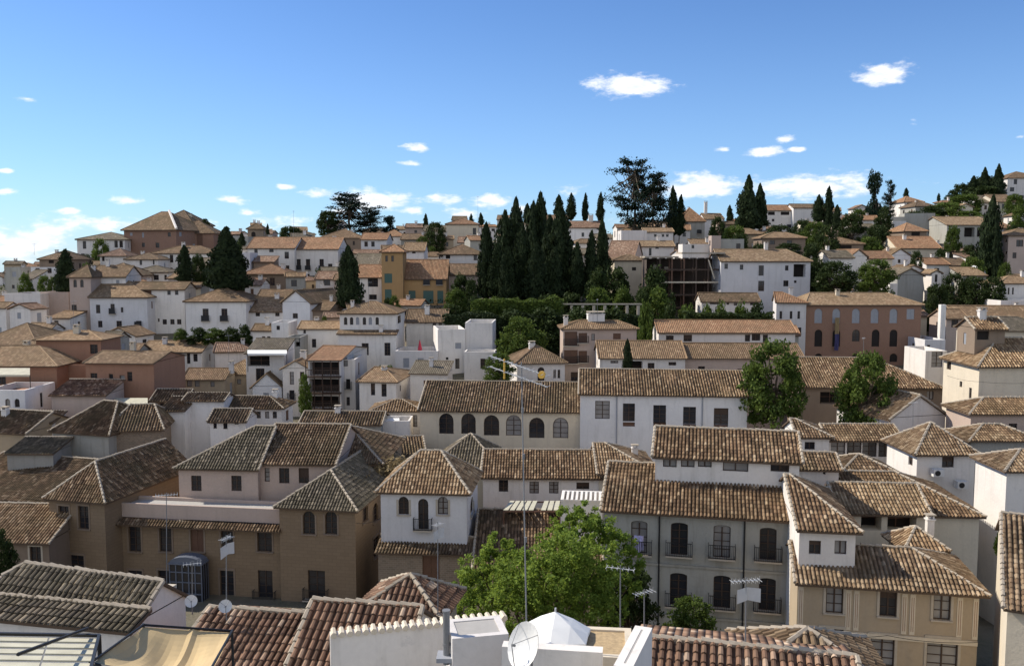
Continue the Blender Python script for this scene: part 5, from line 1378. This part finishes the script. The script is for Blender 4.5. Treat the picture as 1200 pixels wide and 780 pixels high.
tree('drk', 'dim tree between the big leafy tree and the grey house', 738, 668, 760, 70, 57)
tree('mid', 'little potted green shrub in the dark alley', 1172, 625, 652, 12, 62)

rs_ = random.Random(9)
for i in range(46):
    d = rs_.uniform(120, 235); px = rs_.uniform(5, 515); x = (px - 600) / F * d; y = d; z = ground(x, y); ok = True
    for (A2, U2, B2, L2, W2, *_r) in BLK:
        v = Vector((x, y, z)) - A2; s_, t_ = v.dot(U2), v.dot(B2)
        if -1 < s_ < L2 + 1 and -1 < t_ < W2 + 1: ok = False; break
    if not ok: continue
    yb = proj(Vector((x, y, z)))[1]; hp = rs_.uniform(2.2, 5) * F / d
    tree(rs_.choice(('bush', 'bushm', 'drk', 'mid')), 'small leafy tree or shrub among the left hillside houses', px, yb - hp, yb, hp * rs_.uniform(.7, 1.1), d, G7)
# the big plane tree in the foreground: five overlapping boughs on one trunk
def big_tree():
    st = random.getstate(); random.seed(77)
    base = P(625, 735, 52); g = ground(base.x, base.y)
    root = empty('plane_tree', (base.x, base.y, g)); tag(root, 'big bright green leafy tree in the foreground before the grey house', 'tree')
    b = MB(); sc = F / 52; ends = []
    # clump centres traced from the crown's outline in the photo: px, py, radius px, depth offset
    blobs = [(548, 690, 26, 0), (560, 662, 24, 1), (585, 645, 26, 1.5), (608, 662, 26, 0), (650, 640, 24, 1), (668, 612, 24, 2), (690, 600, 18, 2.5), (700, 622, 26, 2), (722, 640, 26, 2), (738, 665, 24, 1.5), (735, 690, 24, 1),
             (700, 660, 34, -1), (665, 650, 34, -1.5), (640, 680, 38, -2), (600, 690, 36, -1.5), (570, 712, 28, -1), (610, 722, 34, -2), (650, 715, 34, -2.4), (690, 700, 34, -2), (715, 715, 26, -1), (540, 715, 16, .5), (684, 632, 30, 3), (612, 680, 32, 3.4), (660, 690, 40, 3.5), (700, 690, 36, 4), (575, 690, 34, 3)]
    for (px, py, r, dy) in blobs:
        c = P(px, py, 52 + dy); rr = r / sc
        ends.append(c)
        m = int(34 * (r / 28) ** 2)
        for _ in range(m):
            d_ = Vector((random.gauss(0, 1), random.gauss(0, 1), random.gauss(0, 1))).normalized() * rr * random.uniform(.45, 1.02)
            sc_ = c + d_; sr = rr * random.uniform(.14, .30)
            for _ in range(70):
                e = Vector((random.gauss(0, 1), random.gauss(0, 1), random.gauss(0, .8))).normalized() * sr * random.uniform(.3, 1.1)
                leafquad(b, sc_ + e - root.location, random.uniform(.10, .18), .8, 1.15)
    o = b.build('crown', [F_BRT], root)
    t = MB(); z0 = Vector((0, 0, -.3)); top = Vector((.3, .8, 3.2)); t.tube(z0, top, .42, .3, 10)
    for c in ends[::1]:
        q = c - root.location; mdl = top.lerp(q, .5) + Vector((0, 0, -.5))
        t.tube(top, mdl, .16, .09, 6); t.tube(mdl, q, .09, .03, 5)
    t.build('trunk', [M_BARK], root); random.setstate(st)
big_tree()
# =============================================================== SMALL THINGS
def hinge(root):  # world -> root space
    return (Matrix.Translation(root.location) @ Matrix.Rotation(root.rotation_euler[2], 4, 'Z')).inverted()
def part(root, b, name, mats, smooth=False):
    o = b.build(name, mats, root, smooth); o.matrix_local = hinge(root); return o
def antenna(label, px, yt, yb, d, n=7, ln=1.0, rz=0, dish=False, panel=False, group=None):
    top, bot = P(px, yt, d), P(px, yb, d)
    root = empty('tv_antenna', bot); tag(root, label, 'antenna', group)
    b = MB(); b.tube(bot - Vector((0, 0, .5)), top, .028, .02, 6); part(root, b, 'mast', [M_STEEL])
    b = MB(); u = Vector((math.cos(R(rz)), math.sin(R(rz)), .0)); v = Vector((-u.y, u.x, 0)); c = top - Vector((0, 0, .12))
    b.tube(c - u * ln * .5, c + u * ln * .5, .016, .016, 5)
    for k in range(n):
        p = c + u * ln * (k / (n - 1) - .5); w_ = .13 + .10 * abs(k / (n - 1) - .4)
        b.tube(p - v * w_, p + v * w_, .009, .009, 4); b.tube(p - Vector((0, 0, w_ * .7)), p + Vector((0, 0, w_ * .7)), .007, .007, 4)
    part(root, b, 'elements', [M_ALU])
    if panel:
        b = MB(); q = c - Vector((0, 0, .45)) + u * .1
        for s in (-1, 1):
            b.face([q + v * .02 * s - u * .04 + Vector((0, 0, -.22)), q + u * .42 * s + Vector((0, -.1, -.30)), q + u * .42 * s + Vector((0, -.1, .18)), q - u * .04 + Vector((0, 0, .22))])
            b.face([q + v * .02 * s - u * .04 + Vector((0, .02, -.22)), q - u * .04 + Vector((0, .02, .22)), q + u * .42 * s + Vector((0, -.08, .18)), q + u * .42 * s + Vector((0, -.08, -.30))])
        part(root, b, 'reflector', [M_ALU])
    if dish: dish_part(root, bot + Vector((0, -.12, .12)), .26, 25, 25)
    return root
def dish_part(root, c, r, yaw, tilt, name='dish'):
    b = MB(); n = 20; rings = 6
    Q = Matrix.Translation(c) @ Matrix.Rotation(R(yaw), 4, 'Z') @ Matrix.Rotation(R(90 - tilt), 4, 'X')
    for side, off in ((1, 0), (-1, -.012)):
        for i in range(rings):
            for k in range(n):
                q = []
                for (ri, ki) in ((i, k), (i + 1, k), (i + 1, k + 1), (i, k + 1)):
                    rr = r * ri / rings; t = 6.28318 * ki / n
                    q.append(Q @ Vector((rr * math.cos(t), rr * math.sin(t), (rr * rr) / (r * 3.2) + off)))
                if i == 0: q = [q[0], q[1], q[2]]
                b.face(q)
    o = part(root, b, name, [M_FRW], True)
    a = MB(); tip = Q @ Vector((0, -r * .1, r * .9)); a.tube(Q @ Vector((0, -r, r * .31)), tip, .014, .014, 5); a.tube(tip, tip + (Q.to_3x3() @ Vector((0, 0, -.12))), .035, .035, 7)
    a.tube(Q @ Vector((r * .7, r * .7, r * .31)), tip, .009, .009, 4); a.tube(Q @ Vector((-r * .7, r * .7, r * .31)), tip, .009, .009, 4)
    part(root, a, 'feed_arm', [M_STEEL])

# big roof antenna in front of everything
top, bot = P(611, 424, 28), P(618, 728, 26.5)
ra = empty('tv_antenna', bot); tag(ra, 'tall thin mast with a large white and yellow television antenna', 'antenna')
b = MB(); b.tube(bot - Vector((0, 0, 1.5)), top, .026, .018, 8)
for t in (.3, .62, .8): q = bot.lerp(top, t); b.tube(q, q + Vector((0, 0, .16)), .045, .045, 6)
part(ra, b, 'mast', [M_STEEL])
b = MB(); e0, e1 = P(574, 417, 28.2), P(642, 440, 27.4); u = (e1 - e0).normalized(); v = Vector((-u.y, u.x, 0)).normalized()
for s in (0, 1):
    w0 = Vector((0, 0, -.34 * s)); b.tube(e0 + w0, e1 + w0 - Vector((0, 0, .02)), .022, .018, 6)
for k in range(15):
    p = e0.lerp(e1, k / 14); b.tube(p - v * .22, p + v * .22, .009, .009, 4)
    if k % 2 == 0: b.tube(p - v * .22 - Vector((0, 0, .34)), p + v * .22 - Vector((0, 0, .34)), .009, .009, 4)
part(ra, b, 'elements', [M_ALU])
b = MB(); M_YEL = simple('yellow_plastic', (.62, .36, .06), .5)
q = P(591, 432, 28); b.tube(q - Vector((0, 0, .32)), q + Vector((0, 0, .32)), .03, .03, 6); part(ra, b, 'reflector_bar', [M_YEL]); b = MB()
q = P(635, 439, 27.5); b.tube(q - v * .05, q + v * .05, .12, .12, 10); part(ra, b, 'dipole', [M_YEL])

antenna('thin rooftop antenna on a tall mast left of the glazed bay', 195, 577, 694, 43, 8, 1.0, 15)
antenna('rooftop antenna with a round dish at its foot before the palace', 265, 627, 712, 34.5, 7, .55, 70, dish=True, panel=True)
antenna('short rooftop antenna in front of the glazed bay window', 225, 657, 706, 36.5, 6, .7, 20, dish=True)
antenna('rooftop antenna with pale reflector before the white tower house', 513, 611, 716, 40, 6, .5, 60, panel=True)
antenna('rooftop antenna with wide reflector before the grey house', 874, 676, 752, 29, 8, 1.0, 10, panel=True)
antenna('slim grey antenna right of the foreground tree', 727, 662, 742, 31, 6, 1.0, 160)
antenna('short slim antenna between tree and the grey house', 755, 690, 745, 31, 6, .8, 30)
G = 'thin antennas on distant roofs'
for (px, yt, yb, d) in [(344, 247, 282, 206), (268, 392, 430, 124), (86, 352, 392, 150), (1012, 395, 420, 110), (700, 350, 375, 128), (560, 230, 262, 245), (480, 262, 276, 240), (160, 398, 412, 132), (432, 330, 355, 142), (1070, 470, 497, 82), (930, 232, 242, 274), (40, 285, 296, 190)]:
    antenna('thin antenna mast standing on a distant roof', px, yt, yb, d, 5, .9, random.uniform(0, 90), group=G)

# satellite dish at the bottom
c = P(619, 757, 23.6); rd = empty('satellite_dish', c - Vector((0, 0, .9))); tag(rd, 'large white satellite dish tilted sideways at bottom centre', 'dish')
dish_part(rd, c, .64, -56, 25, 'reflector')
b = MB(); b.tube(c - Vector((-.1, -.25, 1.3)), c + Vector((.1, .2, 0)), .035, .035, 8); part(rd, b, 'post', [M_STEEL])

# sun umbrella
c = P(651, 716, 27.5); ru_ = empty('sun_umbrella', c - Vector((0, 0, 2.6))); tag(ru_, 'white sun umbrella open on the foreground terrace', 'umbrella')
M_CANV = simple('white_canvas', (.78, .77, .73), .8, var=.05)
b = MB(); n = 6; r = 1.22; rim = []
for k in range(n):
    t = 2 * math.pi * (k + .3) / n; rim.append(c + Vector((math.cos(t) * r, math.sin(t) * r, -.72)))
for k in range(n):
    a_, b_ = rim[k], rim[(k + 1) % n]; m1 = c.lerp(a_, .5) + Vector((0, 0, .05)); m2 = c.lerp(b_, .5) + Vector((0, 0, .05)); sg = (a_ + b_) / 2 + Vector((0, 0, .07))
    b.face([c, m1, m2]); b.face([m1, a_, sg]); b.face([m1, sg, m2]); b.face([m2, sg, b_])
    b.face([a_, a_ - Vector((0, 0, .10)), sg - Vector((0, 0, .10)), sg]); b.face([sg, sg - Vector((0, 0, .10)), b_ - Vector((0, 0, .10)), b_])
part(ru_, b, 'canopy', [M_CANV])
b = MB(); b.tube(c - Vector((0, 0, 2.9)), c + Vector((0, 0, .12)), .03, .03, 8)
part(ru_, b, 'pole', [M_ALU])
b = MB()
for k in range(n): b.tube(c - Vector((0, 0, .08)), rim[k] - Vector((0, 0, .03)), .012, .012, 4)
part(ru_, b, 'ribs', [M_ALU])

# metal chimney pipe and white stair roofs beside it
c = P(523, 716, 27); rp = empty('flue_pipe', c - Vector((0, 0, 1.6))); tag(rp, 'grey metal flue pipe beside the white parapet wall', 'chimney pipe')
b = MB(); b.tube(c - Vector((0, 0, 1.7)), c, .11, .11, 12); b.tube(c - Vector((0, 0, 1.1)), c - Vector((0, 0, 1.02)), .125, .125, 12); b.tube(c + Vector((0, 0, .001)), c + Vector((0, 0, .05)), .13, .13, 12)
b.box(-.3, .3, -.3, .3, -.34, -.2, 1, Matrix.Translation(c - Vector((0, 0, 1.2)))); part(rp, b, 'pipe', [M_STEEL, M_GREYSH])

# awning and pergola in the lower left corner
M_CLOTH = simple('tan_canvas', (.50, .37, .19), .85, var=.18, sc=1.4)
ca = [P(106, 779, 17.6), P(168, 734, 20.4), P(272, 741, 21.3), P(236, 806, 16.6)]
rw_ = empty('canvas_awning', P(170, 770, 19) - Vector((0, 0, 2.2))); tag(rw_, 'tan canvas awning sagging over a terrace at lower left', 'awning')
b = MB(); NN = 18
for i in range(NN):
    for j in range(NN):
        q = []
        for (s, t) in ((i, j), (i + 1, j), (i + 1, j + 1), (i, j + 1)):
            s /= NN; t /= NN
            p = ca[0].lerp(ca[3], s).lerp(ca[1].lerp(ca[2], s), t)
            sag = -.34 * math.sin(math.pi * s) ** .8 * (.35 + .65 * abs(math.sin(math.pi * t * 1.0))) * 4 * t * (1 - t) ** .6 + .03 * math.sin(s * 21 + t * 5) * math.sin(math.pi * t)
            if abs(s - .55) < .03: sag += .05
            q.append(p + Vector((0, 0, sag)))
        b.face(q)
part(rw_, b, 'canvas', [M_CLOTH], True)
b = MB(); zf = CZ - 24
for i in range(4): b.tube(ca[i] + Vector((0, 0, .05)), ca[(i + 1) % 4] + Vector((0, 0, .05)), .03, .03, 6)
for q in ca: b.tube((q.x, q.y, zf), q + Vector((0, 0, .08)), .035, .035, 6)
part(rw_, b, 'frame', [M_IRON])
pg = [P(-60, 741, 19.5), P(116, 744, 19.5), P(100, 808, 15.4), P(-90, 806, 15.4)]
rg = empty('pergola', P(50, 770, 17) - Vector((0, 0, 2.2))); tag(rg, 'black framed pergola with cream slats in the lower left corner', 'pergola')
b = MB()
for i in range(4): b.tube(pg[i], pg[(i + 1) % 4], .045, .045, 4)
for q in pg: b.tube((q.x, q.y, zf), q, .05, .05, 6)
e0, e1 = P(22, 782, 15.2), P(103, 738, 19.8); b.tube(e0 + Vector((0, 0, .25)), e1 + Vector((0, 0, .05)), .035, .035, 6)
part(rg, b, 'frame', [M_IRON])
b = MB(); M_SLAT = simple('cream_slats', (.46, .43, .32), .8, var=.35, sc=2)
for k in range(8):
    t0 = (k + .1) / 8; t1 = (k + .74) / 8
    a0, a1 = pg[0].lerp(pg[3], t0), pg[0].lerp(pg[3], t1); b0, b1 = pg[1].lerp(pg[2], t0), pg[1].lerp(pg[2], t1); up = Vector((0, 0, -.06)); dz = Vector((0, 0, -.03))
    for m_ in range(3):
        f0, f1 = m_ / 3 + .006, (m_ + 1) / 3 - .006
        q = [a0.lerp(b0, f0) + up, a0.lerp(b0, f1) + up, a1.lerp(b1, f1) + up, a1.lerp(b1, f0) + up]
        b.face(q); b.face([z + dz for z in reversed(q)])
        for i in range(4): b.face([q[i], q[i] + dz, q[(i + 1) % 4] + dz, q[(i + 1) % 4]])
part(rg, b, 'slats', [M_SLAT])

# slatted cream pergola and little white arched parapet behind the tree
rg = empty('pergola', P(628, 600, 76) - Vector((0, 0, 2.6))); tag(rg, 'cream slatted pergola behind the top of the leafy tree', 'pergola')
b = MB(); p0, p1, p2, p3 = P(598, 588, 81), P(658, 588, 81), P(656, 599, 75.5), P(590, 599, 75.5)
for a_, b_ in ((p0, p1), (p3, p2), (p0, p3), (p1, p2)): b.tube(a_, b_, .08, .08, 4)
for q in (p0, p1, p2, p3): b.tube(q - Vector((0, 0, 2.7)), q, .07, .07, 6)
part(rg, b, 'frame', [M_BROWN]); b = MB()
for k in range(9):
    if k == 5: continue
    t = k / 9; a_, b_ = p0.lerp(p1, t), p3.lerp(p2, t); c_, d_ = p0.lerp(p1, t + .085), p3.lerp(p2, t + .085); up = Vector((0, 0, .14)); dn = Vector((0, 0, .08))
    b.face([a_ + up, b_ + up, d_ + up, c_ + up]); b.face([a_ + dn, c_ + dn, d_ + dn, b_ + dn]); b.face([b_ + dn, d_ + dn, d_ + up, b_ + up])
part(rg, b, 'slats', [M_SLAT])
house('small white terrace with a toothed parapet left of the grey house', 657, 706, 585, None, 73, 'f', name='terrace_house', cat='terrace', wall='W', W=3, a=-6)
rt, rb = HOUSES[-1]
b = MB()
for k in range(9): b.box(rb['L'] * (k + .2) / 9, rb['L'] * (k + .7) / 9, -.5, 2.4, rb['h'] + .002, rb['h'] + .16)
o = b.build('beams', [WALLS['W']], rt); o.matrix_local = rb['ML']

# downpipes
def downpipe(root, px, y0, y1, d, m=M_GREYSH, r=.06):
    t, q = P(px, y0, d), P(px, y1, d); b = MB(); b.tube((t.x, t.y, q.z), t, r, r, 6); part(root, b, 'downpipe', [m])
wb = [r for r, _ in HOUSES if r['label'].startswith('long white building')][0]
for (rr, pr, xs_) in ((wb, [q for r, q in HOUSES if r is wb][0], (.222, .735)),):
    for f_ in xs_:
        q0 = pr['A'] + pr['U'] * pr['L'] * f_ - pr['Bk'] * .09; b = MB(); b.tube((q0.x, q0.y, CZ - 24), (q0.x, q0.y, pr['A'].z - .1), .06, .06, 6); part(rr, b, 'downpipe', [M_GREYSH])
def along(px, A0, a, off=.1):
    a = R(a); U = Vector((math.cos(a), math.sin(a), 0)); Nn = Vector((math.sin(a), -math.cos(a), 0)); A_ = A0 + Nn * off; c = (px - 600) / F
    return A_ + U * (c * (A_.y * CP - (A_.z - CZ) * SP) - A_.x) / (U.x - c * U.y * CP)
A5 = P(708, 593, 64)
for px in (773, 873, 932):
    q = along(px, A5, -12); b = MB(); b.tube((q.x, q.y, CZ - 30), (q.x, q.y, A5.z - .2), .06, .06, 6); part(g3, b, 'downpipe', [M_IRON])
# string course of the grey house
q0, q1 = along(712, A5, -12, .03), along(934, A5, -12, .03)
for dz in (-.45, -4.15, -7.9):
    b = MB(); z = A5.z + dz; U_ = (q1 - q0).normalized(); Nn = Vector((U_.y, -U_.x, 0))
    for (t0, t1) in ((.01, .15), ) if False else ((0.0, 1.0),):
        a_, b_ = q0.lerp(q1, t0), q0.lerp(q1, t1); a_.z = b_.z = z; w_ = Nn * .09; hh_ = Vector((0, 0, .16))
        b.face([a_ + w_, b_ + w_, b_ + w_ + hh_, a_ + w_ + hh_]); b.face([a_, a_ + w_, a_ + w_ + hh_, a_ + hh_]); b.face([b_ + w_, b_, b_ + hh_, b_ + w_ + hh_]); b.face([a_ + hh_, a_ + w_ + hh_, b_ + w_ + hh_, b_ + hh_]); b.face([a_ + w_, a_, b_, b_ + w_])
    part(g3, b, 'string_course', [WALLS['G']])
# laundry on the balcony
q = along(749, A5, -12, .5); q.z = P(749, 622, 64).z; U_ = Vector((math.cos(R(-12)), math.sin(R(-12)), 0))
b = MB()
for i in range(6):
    for j in range(5):
        g_ = lambda i, j: q + U_ * (-.35 + .7 * i / 6) + Vector((0, .07 * math.sin(i * 2.1 + j), -1.15 * j / 5 * (1 - .12 * math.sin(i * 1.4))))
        b.face([g_(i, j), g_(i, j + 1), g_(i + 1, j + 1), g_(i + 1, j)])
o = b.build('laundry', simple('lilac_cloth', (.45, .42, .62), .9)); tag(o, 'lilac laundry hanging on the first balcony of the grey house', 'laundry')
# flag on the brick building
q = P(981, 372, 145.6); b = MB()
for i in range(3):
    for j in range(8):
        g_ = lambda i, j: q + Vector((-.35 + .7 * i / 3, -.15 + .12 * math.sin(i * 2 + j * .9), -5.4 * j / 8))
        b.face([g_(i, j), g_(i, j + 1), g_(i + 1, j + 1), g_(i + 1, j)], 0 if j > 3 else 1)
o = b.build('banner', [simple('violet_cloth', (.05, .045, .12), .8), simple('ochre_cloth', (.24, .17, .08), .8)]); tag(o, 'long violet and ochre banner hanging on the brick building', 'banner')
# red parasol on the faceted house terrace
c = P(492, 402, 141); rp = empty('parasol', c - Vector((0, 0, 1.8))); tag(rp, 'closed red parasol on the flat terrace of the faceted house', 'parasol')
b = MB(); b.tube(c - Vector((0, 0, 1.1)), c + Vector((0, 0, .5)), .38, .05, 8); part(rp, b, 'canopy', [simple('red_cloth', (.5, .04, .07), .8)])
b = MB(); b.tube(c - Vector((0, 0, 2.2)), c + Vector((0, 0, .6)), .05, .05, 6); part(rp, b, 'pole', [M_STEEL])
# air conditioners on the cubic white house
for i, (px, py, lab) in enumerate([(1098, 553, 'upper'), (1126, 567, 'lower')]):
    q = P(px, py, 79.6); ac = empty('air_conditioner', q); tag(ac, lab + ' air conditioner on the shaded wall of the cubic white house', 'air conditioner')
    b = MB(); M4 = Matrix.Translation(q); b.box(-.5, .5, -.42, .3, -.33, .33, 0, M4); part(ac, b, 'casing', [M_FRW])
    b = MB(); b.tube(q + Vector((-.12, -.43, 0)), q + Vector((-.12, -.46, 0)), .25, .25, 14); part(ac, b, 'fan', [M_IRON])
# cream awnings
def awn(label, px0, px1, y0, y1, d, dep, m):
    q0, q1 = P(px0, y0, d + dep), P(px1, y0, d + dep); r0, r1 = P(px0, y1, d), P(px1, y1, d); b = MB(); dz = Vector((0, 0, -.06))
    ro = empty('awning', (q0 + q1) / 2); tag(ro, label, 'awning')
    b.face([r0, r1, q1, q0]); b.face([r0 + dz, q0 + dz, q1 + dz, r1 + dz]); b.face([r0, r0 + dz * 4, r1 + dz * 4, r1])
    part(ro, b, 'canvas', [m]); b = MB()
    for p_ in (r0, r1): b = MB(); b.tube(p_ - Vector((0, 0, 2.6)), p_ - Vector((0, 0, .1)), .05, .05, 5); part(ro, b, 'post', [M_IRON])
awn('cream awning over a dark loggia at the left edge', -10, 35, 431, 439, 108, 2.6, M_SLAT)
awn('pale awning beside the terracotta wall at left', 134, 173, 466, 474, 106, 2.6, M_SLAT)
awn('white awning over the loggia of the small white house', 290, 336, 410, 414, 124, 1.8, M_CANV)
awn('white canvas canopy among dark trees on the right slope', 1128, 1155, 311, 320, 182, 5, M_CANV)
awn('white plastic awning left of the arcaded hall', 441, 468, 489, 497, 103.5, 3, M_CANV)
# colonnade of the walled garden and its clipped hedge
rc = empty('garden_pergola', P(650, 372, 153)); tag(rc, 'long garden pergola with pale stone posts below the tall cypresses', 'pergola')
for k in range(15):
    q = P(566 + k * 13, 358, 153); b = MB(); b.box(-.22, .22, -.22, .22, -2.6, 0, 0, Matrix.Translation(q)); part(rc, b, 'post', [M_STONE])
q0, q1 = P(562, 357, 153), P(752, 357, 153); b = MB(); b.box(0, q1.x - q0.x, -.15, .15, 0, .22, 0, Matrix.Translation(q0)); part(rc, b, 'beam', [M_STONE])
def hedge(label, x0, x1, yt, yb, d, th, fol, n, name='hedge'):
    q0, q1 = P(x0, yt, d), P(x1, yb, d); r_ = empty(name, ((q0.x + q1.x) / 2, d, q1.z)); tag(r_, label, 'hedge')
    b = MB(); w_ = q1.x - q0.x; hh = q0.z - q1.z
    b.box(q0.x + .3, q1.x - .3, d - th * .35, d + th * .35, q1.z - 3, q0.z - .5)
    for _ in range(n):
        x = random.uniform(q0.x, q1.x); top = q0.z + mnoise.noise(Vector((x * .35, d, 0))) * 1.1 - .2; s = random.random()
        p = Vector((x, d - th * .5 + random.uniform(-.3, .3), random.uniform(q1.z - 2, top))) if s < .6 else Vector((x, d + random.uniform(-.5, .5) * th, top + random.uniform(-.2, .15)))
        leafquad(b, p, .34, .6)
    part(r_, b, 'foliage', [fol])
hedge('tall dark hedge covering the garden retaining wall under the cypresses', 519, 765, 368, 392, 148, 2.5, F_CYP, 9000)
hedge('ragged sunlit creeper running along the top of the garden pergola', 552, 660, 350, 357, 152, 2.2, F_MID, 2600)
hedge('green hedge below the ruined house and the big white house', 800, 905, 366, 378, 138, 2.2, F_DRK, 3000)
# white ridges of the church roof
def hipstrip(root, blk, ins, L_):
    pass

def cable(label, pts, sag=.5, r=.018):
    root = None; b = MB(); prev = None; n = 14
    for (a_, b_) in zip(pts[:-1], pts[1:]):
        for k in range(n + 1):
            t = k / n; q = a_.lerp(b_, t) - Vector((0, 0, sag * 4 * t * (1 - t)))
            if prev is not None and (q - prev).length > .01: b.tube(prev, q, r, r, 4, cap=False)
            prev = q
    o = b.build('cable', [M_IRON]); tag(o, label, 'cable')
cable('cable slung along the tall cream house at right edge', [P(1110, 440, 95), P(1148, 447, 94), P(1215, 448, 94)], .15)
cable('thin cable strung in front of the beige house windows', [P(936, 742, 55), P(1040, 744, 54), P(1148, 752, 53)], .2)
cable('black cable hanging between the palace and the white tower', [P(416, 612, 75.5), P(447, 606, 73.5)], .25)
cable('thin wire crossing over the lane beside the timber house', [P(300, 470, 118), P(362, 456, 118)], .5)
